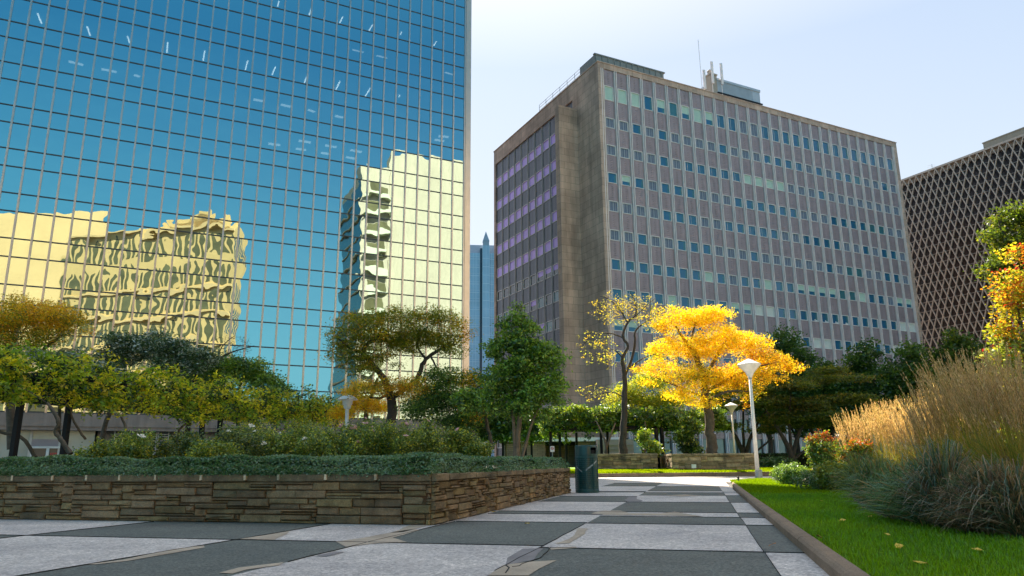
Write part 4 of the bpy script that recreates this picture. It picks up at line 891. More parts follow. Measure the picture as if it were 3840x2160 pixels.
# left pergola, runs along the paving direction
g0=at(20,1000,17.)[:2]; PL=lambda a,b:g0+dP*a+dR*b
pr=thing('pergola',(*g0,0),'black steel pergola on paired posts under the wisteria at the left','pergola')
for a in (.35,1.75,7.0,7.9,13.2):
    for b in (0.,):
        q=PL(a,b); m=MB(); m.fbox(q,dP,-.06,.06,-.06,.06,0,2.45)
        m.build('post',BLACK,pr)
for b in (.0,-1.3,-3.6):
    m=MB(); m.fbox(g0,dP,-4,14.6,b-.06,b+.06,2.45,2.7); m.build('beam',BLACK,pr)
for k in range(17):
    m=MB(); m.fbox(g0+dP*(-3.8+k*1.1),dR,-4.2,.7,-.03,.03,2.7,2.84); m.build('crossbar',BLACK,pr)
def fnL(n):
    a=rng.uniform(-4.5,15.2,n); b=rng.uniform(-4.4,.95,n); t=rng.uniform(0,1,n); z=2.45+t*(.75+.28*np.sin(a*1.1)+.2*np.sin(a*2.7+1)); side=rng.uniform(size=n)<.45; b=np.where(side,.55+rng.normal(size=n)*.28,b); z=np.where(side,2.05+rng.uniform(0,1,n)*1.15+.15*np.sin(a*1.9),z)
    x=g0[0]+dP[0]*a+dR[0]*b; y=g0[1]+dP[1]*a+dR[1]*b; return np.stack([x,y,z],1)
Yg=[(.10,.17,.02),(.16,.21,.02)]
vine('wisteria_vine','yellow green wisteria covering the top of the left black pergola',fnL,46000,.12,[((.17,.30,.02),4),((.34,.46,.03),5),((.66,.62,.03),4),((.045,.09,.02),3),((.62,.52,.04),1.5)],[((.6,.5,.04),1),((.25,.34,.03),2),((.04,.08,.02),3)],
 [[T(178,1142,15.5,.055),T(158,1112,15.6,.05),T(142,1086,15.7,.05),T(147,1062,15.7,.045),T(138,1040,15.8,.04),T(120,1015,16,.03)],[T(215,1105,18,.03),T(198,1080,18,.03),T(184,1056,18,.025),T(178,1030,18,.02)],[T(440,1130,22,.04),T(452,1080,22.2,.035),T(490,1048,22.5,.03),T(505,1010,22.5,.03)],[T(90,1150,21,.05),T(52,1098,21,.05),T(0,1086,21,.045),T(-60,1040,21,.04)],[T(300,1130,19,.035),T(318,1090,19,.035),T(306,1050,19.3,.03)]],ncl=1900,sig=.11)
# right pergola with ivy
pr=thing('pergola',(*at(1600,1140,43)[:2],.25),'black steel pergola carrying ivy in front of the brown office block','pergola')
Yq=43.; X0=at(1385,1060,Yq)[0]; X1=at(1800,1060,Yq)[0]; zb_=at(1500,1082,Yq)[2]
for vx,Y_ in ((1385,Yq),(1408,Yq+2.2),(1424,Yq+3.3),(1450,Yq+4.4),(1512,Yq),(1528,Yq+2.),(1727,Yq),(1780,Yq+2)):
    q=at(vx,1100,Y_); m=MB(); m.box(q[0]-.075,q[0]+.075,Y_-.075,Y_+.075,.1,zb_+.05); m.build('post',BLACK,pr)
for vx in (1652,1666):
    q=at(vx,1176,41.); q2=at(vx-2,1080,41.); m=MB(); m.tube([(q[0]+.1,41.,.15),(q2[0],41.,zb_)],.11,4); m.build('post',BLACK,pr)
for Y_ in (Yq,Yq+2.2): 
    m=MB(); m.box(X0-.4,X1+.3,Y_-.06,Y_+.06,zb_,zb_+.22); m.build('beam',BLACK,pr)
def fnR(n):
    x=rng.uniform(X0-.4,X1+.5,n); f=(x-X0)/(X1-X0); h=1.25+.15*np.sin(x*2.3)+.12*np.sin(x*5+1)-.25*np.clip((f-.55)*4,0,1); z=zb_+.12+rng.uniform(0,1,n)**.8*h*.9; z-= (f<.08)*(rng.uniform(size=n)<.4)*rng.uniform(0,.6,n); y=Yq+rng.uniform(-.7,3.4,n); 
    h2=rng.uniform(size=n)<.015; z=np.where(h2,zb_-rng.uniform(0,.7,n)*(.6+.6*np.sin(x*3)),z); y=np.where(h2,Yq-.2,y); return np.stack([x,y,z],1)
vine('ivy_vine','glossy ivy with yellow lit leaves over the right black pergola',fnR,56000,.15,[((.10,.19,.015),4),((.20,.30,.02),4),((.05,.10,.02),3)],[((.38,.42,.03),2),((.05,.1,.02),3)],
 [[(*at(1526,1148,41.5)[:3],.07),T(1524,1115,41.5,.07),T(1512,1085,41.8,.05),T(1500,1060,42,.04)],[T(1522,1140,41.5,.06),T(1534,1100,41.5,.05),T(1548,1065,42,.04)],[T(1720,1142,42,.05),T(1732,1110,42,.05),T(1728,1070,42,.04)],[T(1620,1142,42,.05),T(1627,1100,42,.04),T(1622,1060,42,.03)]],LEAFG,.7,ncl=1500,sig=.14)
def hang(n,vx,wx,Y_,y0,y1):
    vy=rng.uniform(y0,y1,n); a=np.array([at(vx+wx*math.sin(v*.09)+rng.normal()*wx*.6,v,Y_+rng.normal()*.25) for v in vy]); return a
vine('ivy_vine','ivy trailing down beside the trunk of the yellow tree',lambda n:np.concatenate([hang(n//2,1722,13,41,1040,1135),hang(n-n//2,1742,12,41,1060,1140)]),5000,.13,[((.03,.06,.02),3),((.07,.14,.02),3)],[((.3,.36,.03),1),((.04,.07,.02),2)],[[T(1745,1142,41,.05),T(1752,1120,41,.04),T(1735,1090,41,.03)]],LEAFG,.7,ncl=220,sig=.12)
vine('ivy_vine','small ivy spray glowing on the planter in the middle of the gap',lambda n:np.concatenate([hang(n//2,1625,8,40,1085,1120),hang(n-n//2,1632,12,39.5,1112,1140)]),3000,.12,[((.12,.24,.02),3),((.2,.3,.03),3)],[((.4,.45,.04),1)],[[T(1634,1142,39.6,.04),T(1628,1110,39.8,.03),T(1622,1085,40,.02)]],LEAFG,.7,ncl=120,sig=.13)
Yr=54.; xr0=at(1150,1060,Yr)[0]; xr1=at(1385,1060,Yr)[0]; zr_=at(1300,1085,Yr)[2]
vine('ivy_vine','dark ivy hedge on a frame behind the magnolia trunks',lambda n:np.stack([rng.uniform(xr0,xr1,n),Yr+rng.uniform(-1.5,1.5,n),zr_+rng.uniform(-.5,1.25,n)],1),22000,.2,[((.035,.075,.02),4),((.07,.13,.02),3),((.05,.09,.02),2)],[((.22,.3,.03),1),((.03,.05,.02),3)],[[(xr0+2,Yr,0,.06),(xr0+2.2,Yr,2,.05)],[(xr1-2,Yr,0,.06),(xr1-2.2,Yr,2,.05)],[(xr0+3.6,Yr,0,.08),(xr0+3.5,Yr,2.3,.07)]],LEAFG,.6,ncl=500,sig=.25)
pr=thing('pergola',(xr0,Yr,0),'dark pergola frame under the ivy behind the magnolia','pergola')
for vx in (1233,1265,1322,1337): q=at(vx,1100,Yr); m=MB(); m.box(q[0]-.08,q[0]+.08,Yr-.08,Yr+.08,0,zr_+.3); m.build('post',BLACK,pr)
m=MB(); m.box(xr0,xr1,Yr-.06,Yr+.06,zr_,zr_+.25); m.build('beam',BLACK,pr)
# ================================================================ TREES
OR=[((.85,.50,.015),4),((.60,.28,.015),2.5),((.80,.56,.03),3),((.30,.28,.02),1.5)]
YE=[((.90,.60,.015),6),((.90,.48,.01),1.5),((.72,.62,.03),2),((.92,.72,.04),2)]
OLV=[((.20,.25,.012),6),((.34,.33,.015),4),((.60,.36,.015),1.6),((.10,.14,.015),2.5)]
DG=[((.028,.065,.02),5),((.045,.095,.025),4),((.08,.13,.03),2)]
MG=[((.07,.15,.02),4),((.13,.23,.025),4),((.03,.075,.015),2.5),((.22,.29,.06),1.5)]
tree('locust_tree','orange gold locust tree rising over the wisteria at the far left','tree',[[T(30,1130,24,.14),T(25,1000,24,.12),T(12,900,24,.09),T(40,850,24,.06)],[T(12,900,24,.08),T(-40,860,24,.06)],[T(25,950,24,.07),T(110,880,24,.05),T(160,840,24.3,.03)]],
 [blob(20,815,24,1.5,.55),blob(100,795,24.2,1.3,.5),blob(160,815,24.4,.9,.4),blob(60,770,24.5,.8,.3),blob(215,830,24.5,.35,.2),blob(-60,830,24,1.2,.6),blob(30,865,23.6,1.1,.3),blob(120,850,23.8,.8,.3)],700,30000,.085,OR,aspect=.35,csig=.14,droop=.3,ntw=110,tw=.02,blobpal={6:OLV,7:OLV,2:OLV+OR,0:OR+OLV})
SG=[((.05,.10,.035),5),((.09,.16,.05),3),((.40,.48,.46),2.2),((.5,.58,.58),1.2)]
tree('magnolia_tree','spreading dark green tree with silver backed leaves over the left pergola','tree',[[T(265,1150,28,.1),T(262,1080,28,.09),T(300,1000,28,.08),T(380,930,28,.06),T(440,880,28,.04)],[T(300,1000,28,.06),T(280,930,28,.05),T(330,870,28,.03)],[T(380,930,28,.05),T(480,900,28,.04),T(530,890,28,.03)]],
 [blob(330,865,28,.9,.35),blob(420,880,28,1.2,.45),blob(500,900,28,.9,.35),blob(300,900,28,.9,.4),blob(400,845,28,.5,.2),blob(280,850,28,.4,.2),blob(450,920,27.6,1.,.35),blob(240,930,27,.7,.3)],620,21000,.12,SG,matl=LEAFG,csig=.16,aspect=.4,ntw=100,tw=.02)
tree('silver_leaf_shrub','shrub with pale silver leaves poking above the wisteria at the left','shrub',[[T(150,1100,22,.05),T(150,1000,22,.04),T(170,930,22,.03)]],[blob(120,905,22,.45,.22),blob(175,915,22,.55,.4),blob(205,900,22,.25,.35),blob(245,935,22,.5,.25),blob(90,890,22,.3,.15),blob(300,950,22,.6,.2)],260,6500,.12,[((.34,.42,.40),4),((.20,.27,.24),3),((.07,.12,.05),3)],matl=LEAFG,csig=.1,aspect=.35,ntw=30,tw=.012)
tree('laurel_shrub','dark green rounded shrub behind the right end of the left pergola','shrub',[[T(600,1100,31,.08),T(600,1000,31,.06),T(610,940,31,.04)]],[blob(560,925,31,.9,.5),blob(620,930,31,.9,.5),blob(500,950,31,1.,.5),blob(660,960,31,.8,.35),blob(700,985,31,.6,.35)],420,15000,.12,MG,csig=.18,ntw=60,tw=.02,matl=LEAFG)
tree('bare_tree','leafless branch tree reaching right against the blue glass','tree',[[T(470,1120,29,.1),T(480,1000,29,.09),T(505,925,29,.06),T(545,905,29,.05),T(585,885,29,.03),T(640,870,29,.015)],[T(545,905,29,.03),T(560,870,29,.02),T(590,845,29,.012)],[T(505,925,29,.04),T(495,895,29,.03),T(540,890,29,.02)]],
 [blob(590,870,29,.75,.5),blob(620,880,29,.4,.3),blob(560,850,29,.4,.2)],120,160,.05,OLV,bark=BARKD,ntw=110,tw=.014,csig=.1)
tree('locust_tree','spreading locust tree with two thick arching limbs before the mirror glass','tree',
 [[T(985,1065,27,.2),T(985,1010,27,.17),T(975,975,27,.14),T(960,945,27,.12),T(935,915,27,.1),T(915,890,27,.09),T(925,865,27,.08),T(948,850,27,.06),T(960,825,27,.04)],
  [T(980,1005,27,.12),T(1010,985,27.2,.1),T(1045,960,27.3,.1),T(1060,925,27.4,.09),T(1072,905,27.4,.08),T(1105,880,27.5,.06),T(1150,865,27.5,.03)],
  [T(915,890,27,.06),T(880,875,26.8,.04),T(850,850,26.7,.025)],[T(1072,905,27.4,.05),T(1050,870,27.5,.04),T(1060,830,27.5,.025)],[T(1085,900,27.4,.04),T(1110,945,27.2,.025),T(1130,970,27,.015)],[T(960,945,27,.05),T(985,985,26.8,.05),T(960,1000,26.7,.04),T(930,1000,26.5,.03)]],
 [blob(920,812,27,1.05,.38),blob(1000,798,27.2,1.0,.34),blob(1085,795,27.4,.9,.36),blob(1140,825,27.4,.75,.42),blob(870,845,26.8,.8,.42),blob(950,845,27,.9,.3),blob(860,895,26.6,.6,.3),blob(1175,850,27.4,.35,.3),blob(1090,850,27.5,.7,.2),blob(910,930,26.8,.8,.22),blob(1010,920,27,.4,.15),blob(1000,970,26.6,.9,.35),blob(1060,1000,26.8,.8,.4),blob(930,985,26.5,.8,.3),blob(1110,790,27.4,.4,.3),blob(1000,850,27.4,1.,.35),blob(900,880,27,.7,.3),blob(1120,860,27.4,.7,.3),blob(1040,830,27.3,.8,.3),blob(850,870,27,.4,.35),blob(960,900,27.2,.6,.2),blob(1010,870,27.5,.9,.4),blob(1080,850,27.8,.9,.4),blob(910,905,26.8,.7,.35),blob(1140,880,27.2,.5,.3)],
 1150,36000,.1,OLV,bark=BARKD,csig=.15,aspect=.3,droop=.35,ntw=300,tw=.016,blobpal={7:OR,11:OR,12:OR,13:OR,3:OLV+OR,5:OLV+OR})
tree('young_locust','low bright yellow locust beside the short lamp post','tree',[[T(925,1090,29,.1),T(922,1030,29,.09),T(938,985,29,.07),T(950,950,29,.05)],[T(922,1030,29,.05),T(880,1010,29,.03)]],[blob(880,985,29,.5,.25),blob(870,1035,28.5,.55,.3),blob(900,1015,28.8,.6,.35),blob(950,1025,28.8,.5,.35),blob(845,1045,28.5,.3,.2),blob(910,965,29,.6,.15)],260,9000,.085,YE+OR,csig=.12,aspect=.35,droop=.3,ntw=60)
tree('mixed_shrub_tree','low tree with green and orange leaves between the locust and the magnolia','tree',[[T(1240,1130,25,.07),T(1228,1080,25,.06),T(1215,1030,25,.05),T(1180,990,25,.03)],[T(1210,1125,26,.06),T(1188,1085,26,.05),T(1150,1050,26,.03)]],
 [blob(1060,1030,25,.7,.4),blob(1120,1000,25.2,.8,.5),blob(1180,960,25.4,.6,.4),blob(1110,950,25.4,.7,.35),blob(1190,1035,25,.6,.4),blob(1150,1060,25,.8,.3),blob(1060,970,25,.4,.3),blob(1230,975,25.4,.4,.4)],520,21000,.09,MG,csig=.16,aspect=.4,ntw=90,tw=.02,blobpal={4:MG+OR,2:MG+OR,6:OR})
tree('magnolia_tree','upright green magnolia with several slim trunks behind the bin','tree',
 [[T(1299,1160,23,.09),T(1303,1090,23,.085),T(1312,1000,23,.07),T(1316,900,23,.05),T(1312,820,23,.03),T(1310,770,23,.015)],[T(1296,1160,23,.06),T(1293,1080,23,.055),T(1285,980,23,.04),T(1262,900,23,.025)],[T(1310,1165,23,.05),T(1332,1085,23,.04),T(1352,1030,23,.035),T(1390,960,23,.02)],[T(1312,1000,23,.04),T(1350,930,23,.03),T(1372,890,23,.02)]],
 [blob(1308,765,23,.22,.24),blob(1305,800,23,.36,.25),blob(1330,825,23,.38,.25),blob(1270,820,23,.3,.2),blob(1290,860,23,.6,.35),blob(1240,880,23,.35,.3),blob(1330,880,23,.6,.35),blob(1380,900,23,.5,.4),blob(1300,930,23,.8,.4),blob(1400,960,23,.35,.4),blob(1260,960,23,.6,.4),blob(1350,980,23,.7,.4),blob(1300,1020,23,.7,.35),blob(1235,1010,23,.4,.4),blob(1400,1010,23,.3,.2),blob(1180,1010,23.4,.5,.4),blob(1355,1045,23.2,.4,.2)],
 900,27000,.115,MG,bark=BARKL,matl=LEAFG,csig=.12,aspect=.42,flat=.2,ntw=240,tw=.014,blobpal={7:[((.14,.25,.03),4),((.22,.32,.04),2),((.07,.15,.02),3)],9:[((.14,.25,.03),4),((.22,.32,.04),2),((.07,.15,.02),3)],11:[((.14,.25,.03),4),((.07,.15,.02),3)]})  # right-hand clumps get a yellow-green palette, a sunlit glow put into leaf colour
Y8=38.6
tree('sparse_tree','nearly bare tree with crooked black branches and few yellow leaves','tree',
 [[T(1568,1143,Y8,0.221),T(1567,1090,Y8,0.175),T(1570,1020,Y8,0.156),T(1572,960,Y8,0.128),T(1568,925,Y8,0.104),T(1566,900,Y8,0.096),T(1580,870,Y8,0.072),T(1566,845,Y8,0.064),T(1580,810,Y8,0.056),T(1600,790,Y8,0.040),T(1595,755,Y8,0.024),T(1585,735,Y8,0.012)],
  [T(1572,945,Y8,0.080),T(1590,900,Y8+.3,0.072),T(1597,860,Y8+.4,0.064),T(1600,830,Y8+.4,0.048),T(1640,800,Y8+.4,0.032),T(1660,785,Y8+.4,0.016)],
  [T(1568,850,Y8,0.040),T(1530,838,Y8,0.032),T(1490,845,Y8-.2,0.024),T(1455,880,Y8-.3,0.010)],[T(1580,815,Y8,0.040),T(1560,780,Y8,0.032),T(1535,755,Y8,0.024),T(1510,745,Y8,0.012)],[T(1600,795,Y8,0.024),T(1630,765,Y8,0.016),T(1650,750,Y8,0.010)],
  [T(1572,935,Y8,0.048),T(1620,900,Y8,0.032),T(1660,890,Y8,0.016)],[T(1566,900,Y8,0.040),T(1545,880,Y8,0.024),T(1520,885,Y8,0.016)],[T(1570,1000,Y8,0.037),T(1535,985,Y8,0.024),T(1490,1000,Y8,0.018)]],
 [blob(1570,775,Y8,1.9,.95),blob(1500,860,Y8,1.1,.7),blob(1490,985,Y8,.9,.5),blob(1640,800,Y8,.9,.8),blob(1540,900,Y8,.9,.7),blob(1470,900,Y8,.5,.5)],
 420,2300,.1,[((.52,.5,.05),5),((.45,.5,.06),3),((.6,.42,.03),2)],bark=BARKD,ntw=400,tw=.022,csig=.1,aspect=.35,blobpal={0:[((.5,.42,.05),1)]})
Y9=38.2
tree('yellow_tree','brilliant golden yellow tree on the right hand stone planter','tree',
 [[T(1792,1143,Y9,.3),T(1786,1100,Y9,.26),T(1782,1040,Y9,.22),T(1774,1000,Y9,.2),T(1770,960,Y9,.16),T(1752,900,Y9,.14),T(1735,870,Y9,.13),T(1722,855,Y9,.09),T(1700,820,Y9,.05)],
  [T(1770,955,Y9,.12),T(1800,900,Y9+.3,.1),T(1815,875,Y9+.3,.08),T(1830,850,Y9+.3,.05)],[T(1775,985,Y9,.1),T(1840,950,Y9,.08),T(1900,925,Y9,.05),T(1960,910,Y9,.02)],[T(1735,870,Y9,.07),T(1745,830,Y9,.05),T(1755,790,Y9,.03)],[T(1772,1000,Y9,.08),T(1700,970,Y9,.05),T(1650,950,Y9,.03)],[T(1778,1010,Y9,.08),T(1830,985,Y9-.5,.06),T(1890,985,Y9-.6,.03)]],
 [blob(1690,815,Y9,1.2,.6),blob(1760,800,Y9,1.4,.55),blob(1650,780,Y9,.4,.3),blob(1720,870,Y9,1.6,.6),blob(1820,850,Y9,1.6,.7),blob(1660,925,Y9,1.1,.5),blob(1740,945,Y9-.5,1.5,.6),blob(1720,990,Y9-.5,1.2,.4),blob(1640,965,Y9,.6,.25),blob(1880,870,Y9+.4,1.3,.7),blob(1930,910,Y9+.4,1.3,.6),blob(1850,940,Y9,1.5,.6),blob(1990,925,Y9+.6,.8,.25),blob(1880,980,Y9-.3,1.,.5),blob(1800,790,Y9,1.,.4),blob(1940,950,Y9,.9,.35),blob(1880,1025,Y9-.5,.25,.25),blob(2020,935,Y9,.3,.12),blob(1770,885,Y9,1.3,.6),blob(1650,880,Y9,.8,.35),blob(1700,780,Y9,.7,.25),blob(1800,960,Y9,1.2,.5),blob(1780,1010,Y9-.4,1.,.3),blob(1610,930,Y9,.4,.15)],
 1700,46000,.12,YE,bark=BARK,csig=.15,aspect=.34,droop=.45,ntw=300,tw=.03,blobpal={2:YE+OLV,6:YE+YE+OLV,9:OR+YE,10:OR,11:YE+OR,12:OR,13:OR+OLV,15:OR,16:OR,17:OR})  # right-hand clumps go orange: the crown's shaded side is put into leaf colour
tree('young_locust','small yellow green locust standing between the sparse tree and the yellow tree','tree',[[T(1620,1140,45,.12),T(1610,1060,45,.1),T(1615,1000,45,.06)]],[blob(1580,985,45,1.1,.5),blob(1640,960,45,1.2,.5),blob(1690,1005,45,1.2,.5),blob(1560,1010,45,.9,.3),blob(1620,1010,45,1.4,.4),blob(1660,890,45,.8,.3)],420,15000,.14,[((.34,.38,.03),4),((.2,.28,.03),3),((.5,.45,.04),2)],csig=.25,aspect=.4,ntw=80)
def bg(vx,vyt,vyb,w,Y,label,pal=DG,n=15000,name='broadleaf_tree',size=.26,flatcl=.6):
    m_=Y/1900; z1=at(vx,vyt,Y)[2]; z0=max(at(vx,vyb,Y)[2],1.2); rx=w*m_/2; c=at(vx,(vyt+vyb)/2,Y); h=z1-z0; bl=[]
    for i in range(11):
        f=rng.uniform(.08,.92); rr=rx*math.sin(PI*min(max(f,.2),.85))**.7; a=rng.uniform(0,2*PI); q=rr*rng.uniform(.25,.6); bl.append((c[0]+math.cos(a)*q,Y+math.sin(a)*q,z0+h*f,rr*.55,rr*.55,h*.16))
    bl.append((c[0],Y,z0+h*.88,rx*.42,rx*.42,h*.13)); bl.append((c[0],Y,z0+h*.45,rx*.8,rx*.8,h*.3))
    tree(name,label,'tree',[[(c[0],Y,0,.22),(c[0]+.1,Y,z0,.18),(c[0],Y,z0+h*.5,.12),(c[0],Y,z1-h*.15,.04)],[(c[0]+.05,Y,z0*.9,.12),(c[0]+rx*.5,Y,z0+h*.35,.05)],[(c[0]+.05,Y,z0*.8,.12),(c[0]-rx*.5,Y,z0+h*.35,.05)]],bl,520,n,size,pal,bark=BARKD,csig=.34*m_*31,aspect=.6,flat=.3,ntw=60,tw=.03,flatcl=flatcl)
bg(1990,832,1090,170,66,'dark green tree right of the yellow tree, tallest against the office block')
bg(1925,905,1090,110,64,'dark green tree mostly hidden behind the yellow tree')
bg(2165,872,1100,190,60,'bushy dark green tree in the middle of the row before the office block',n=17000)
bg(2295,858,1090,150,57,'dark green tree hiding the right corner of the office block')
bg(2080,915,1090,120,62,'lower dark green tree between two taller ones in the row')
bg(2425,830,1060,170,50,'dark green tree under the lattice building',n=16000,pal=[((.03,.065,.015),4),((.05,.09,.018),3),((.08,.11,.02),1)])
LAY=[((.075,.10,.02),4),((.045,.07,.02),4),((.12,.13,.025),3),((.15,.11,.03),1)]
def layered(vx,Y,label,sx,n):
    k=Y/1900; c=at(vx,1040,Y); bl=[]
    for i in range(16):
        vy=rng.uniform(930,1085); wd=(1-((vy-1030)/140)**2)**.5 if abs(vy-1030)<140 else .3; x=c[0]+rng.uniform(-1,1)*sx*wd*k; bl.append((x,Y+rng.uniform(-1.5,1.5),at(vx,vy,Y)[2],45*k,45*k,9*k))
    b=at(vx,1140,Y); base=.25
    tree('maple_tree',label,'tree',[[(b[0],Y,base,.2),(b[0],Y,base+.6,.18),(b[0]-.4,Y,b[2]+.9,.12),(b[0]-1.3,Y,b[2]+2.6,.05)],[(b[0],Y,base+.5,.14),(b[0]+.6,Y,b[2]+1.2,.1),(b[0]+1.6,Y,b[2]+2.6,.05)],[(b[0],Y,base+.7,.1),(b[0]+.1,Y,b[2]+2,.07),(b[0]+.3,Y,b[2]+3.4,.04)],[(b[0],Y,base+.4,.08),(b[0]+1.8,Y,b[2]+.9,.05)]],bl,620,n,.17,LAY,bark=BARKD,csig=.3,aspect=.45,flat=.6,droop=.35,ntw=110,tw=.03,flatcl=.22)
layered(1872,47,'spreading dark tree in flat layers behind the small lamp post',105,22000)
layered(1990,45,'wide layered dark green tree with a thick trunk right of the tall lamp post',120,26000)
layered(2075,47,'layered dark tree at the right edge of the layered pair, before the grass plumes',80,16000)
DG2=[((.04,.07,.012),4),((.06,.10,.015),3),((.10,.12,.02),2)]
b=at(2600,900,26)
tree('broadleaf_tree','tall dark green tree cut by the right edge of the view','tree',[[(b[0],26,0,.25),(b[0],26,3,.2),(b[0]-.2,26,7,.12),(b[0]-.4,26,9.5,.05)],[(b[0],26,5,.1),(b[0]-1.2,26,8,.04)]],[blob(2560,545,26,.9,.45),blob(2510,600,26,.6,.5),blob(2590,620,26,1.2,.6),blob(2520,670,26,.8,.5),blob(2500,635,26,.35,.3),blob(2600,540,26,.8,.6),blob(2560,700,26,.9,.5),blob(2640,700,26,1.2,1.)],560,22000,.12,DG2,csig=.17,aspect=.6,ntw=110,tw=.025)
RD=[((.55,.22,.02),3),((.35,.36,.03),4),((.40,.03,.02),1.2),((.22,.30,.03),4),((.6,.45,.04),2)]
tree('hawthorn_tree','tree with green, orange and red autumn leaves at the right edge','tree',[[T(2640,1200,13,.08),T(2610,1050,13,.06),T(2580,900,13,.04),T(2560,760,13,.02)],[T(2610,1050,13,.04),T(2560,960,13,.03),T(2520,900,13,.015)],[T(2580,900,13,.03),T(2530,800,13,.015)]],
 [blob(2570,640,13,.3,.2),blob(2545,700,13,.28,.2),blob(2540,760,13,.28,.3),blob(2530,830,13,.3,.25),blob(2590,750,13,.4,.4),blob(2540,900,13,.4,.3),blob(2510,960,13,.28,.25),blob(2580,950,13,.4,.35),blob(2540,1010,13,.4,.25),blob(2610,1050,13,.5,.3),blob(2560,1085,12.6,.3,.2),blob(2630,880,13,.4,.4)],520,15000,.062,RD,csig=.085,aspect=.6,ntw=160,tw=.01,blobpal={5:[((.24,.32,.06),4),((.3,.34,.12),2)],6:[((.24,.32,.06),4),((.4,.42,.05),2)],7:[((.2,.28,.06),4),((.3,.34,.12),2)],8:[((.24,.32,.06),4)],9:[((.24,.32,.06),4)],10:[((.24,.32,.06),4)]})
# ================================================================ ROSES AND BORDER PLANTS
RG=[((.06,.11,.03),4),((.10,.16,.045),4),((.18,.23,.05),3),((.34,.34,.04),1.8)]
PINK=mat('pink_petal',(.75,.42,.42),.6,.1,40); WP=mat('cream_petal',(.8,.76,.66),.6,.1,40); REDP=mat('red_petal',(.55,.02,.015),.5,.1,40)
fm=MB()
for i in range(7):
    w=i*2.4; r_=.012+.003*i; fm.quad((0,0,0),(math.cos(w)*r_*1.6,math.sin(w)*r_*1.6,.01+.004*(7-i)),(math.cos(w+.5)*r_*2.1,math.sin(w+.5)*r_*2.1,.018),(math.cos(w+1.)*r_*1.6,math.sin(w+1.)*r_*1.6,.01+.004*(7-i)))
fmesh={k:fm.mesh('rose_%s'%k,mt) for k,mt in (('pink',PINK),('cream',WP),('red',REDP))}
def rose(vx,vyt,Y,w,label,pal=RG,n=5200,fl=('pink',3),zb=None,stemcol=BARK,size=.05,name='rose_bush',tip=None,cat='rose bush',group=None):
    c=at(vx,vyt,Y); z0=WT-.05 if zb is None else zb; h=c[2]-z0; rx=w*Y/1900/2; root=thing(name,(c[0],Y,z0),label,cat,group); C=[]; m=MB()
    for i in range(26):
        a=rng.uniform(0,2*PI); q=rx*rng.uniform(.1,1); p0=(c[0]+math.cos(a)*q*.25,Y+math.sin(a)*q*.25,z0); hh=h*rng.uniform(.55,1.0)*(1-.25*(q/rx)**2); p2=(c[0]+math.cos(a)*q,Y+math.sin(a)*q,z0+hh); p1=tuple((u+v)/2+rng.normal()*.03 for u,v in zip(p0,p2)); m.tube([p0,p1,p2],[.008,.006,.003],4,cap=False)
        for t in (.35,.55,.7,.82,.93,1.): C.append([u+(v-u)*t for u,v in zip(p0,p2)])
    m.build('stem',stemcol,root); C=np.array(C); k=n//len(C); s_=.055*max(1,rx/.5); P=np.repeat(C,k,axis=0)+rng.normal(size=(len(C)*k,3))*s_
    P=P[P[:,2]>z0]; col=pick(pal,len(P))*rng.uniform(.6,1.35,(len(P),1))
    if tip is not None: q=(P[:,2]>z0+h*.84)&(rng.uniform(size=len(P))<.55); col[q]=np.array(tip)*rng.uniform(.6,1.4,(int(q.sum()),1))
    quads('foliage',leafquads(P,size,.6,.3,0,.12),col,LEAFG,root)
    for j in range(fl[1]):
        q=C[rng.integers(len(C)//6)*6+5]; o=bpy.data.objects.new('blossom',fmesh[fl[0]]); COL.objects.link(o); o.parent=root; o.location=Vector(q)-root.location+Vector((rng.normal()*.04,-.06,.03)); s=rng.uniform(.95,1.6); o.scale=(s,s,s); o.rotation_euler=(rng.uniform(.2,1.),0,rng.uniform(0,6))
rosel=[(350,1085,13.5,150,'cream',2),(470,1090,14,150,'cream',2),(590,1075,14.5,160,'cream',3),(700,1068,15,150,'cream',4),(800,1075,15,150,'cream',4),(890,1062,14.5,150,'pink',5),(980,1060,14.5,150,'pink',5),(1070,1064,15,150,'pink',5),(1140,1078,15.5,130,'pink',2),(640,1060,18,150,'cream',3),(780,1058,18.5,160,'cream',3),(930,1055,18,150,'pink',4),(1040,1068,18,150,'pink',3),(1195,1105,15.5,80,'cream',1),(540,1105,12.6,120,'cream',1),(260,1115,13,110,'cream',0)]
names=['ragged rose bush below the twisted wisteria stem','rose bush before the lobby louvres','rose bush with cream blooms left of the tall pair of black posts','tall rose bush with cream blooms under the end of the wisteria','rose bush with cream blooms left of the short lamp post','rose bush with pink blooms at the foot of the short lamp post','bushy rose with pink blooms below the locust trunk','rose bush with pink blooms right of the locust trunk','low rose bush with a pink bloom, near the slim brown trunk','rear rose bush with cream blooms behind the hedge of roses','rear rose bush with cream blooms left behind the short lamp post','rear rose bush with pink blooms behind the short lamp post','rear rose bush with pink blooms before the mixed shrub tree','small rose bush at the right end of the rose bed','low rose bush at the front of the bed before the louvres','thin green bush beside the lobby door']
for (vx,vy,Y,w,f,nf_),lb in zip(rosel,names): rose(vx,vy,Y,w,lb,fl=(f,nf_),n=8500,size=.045)
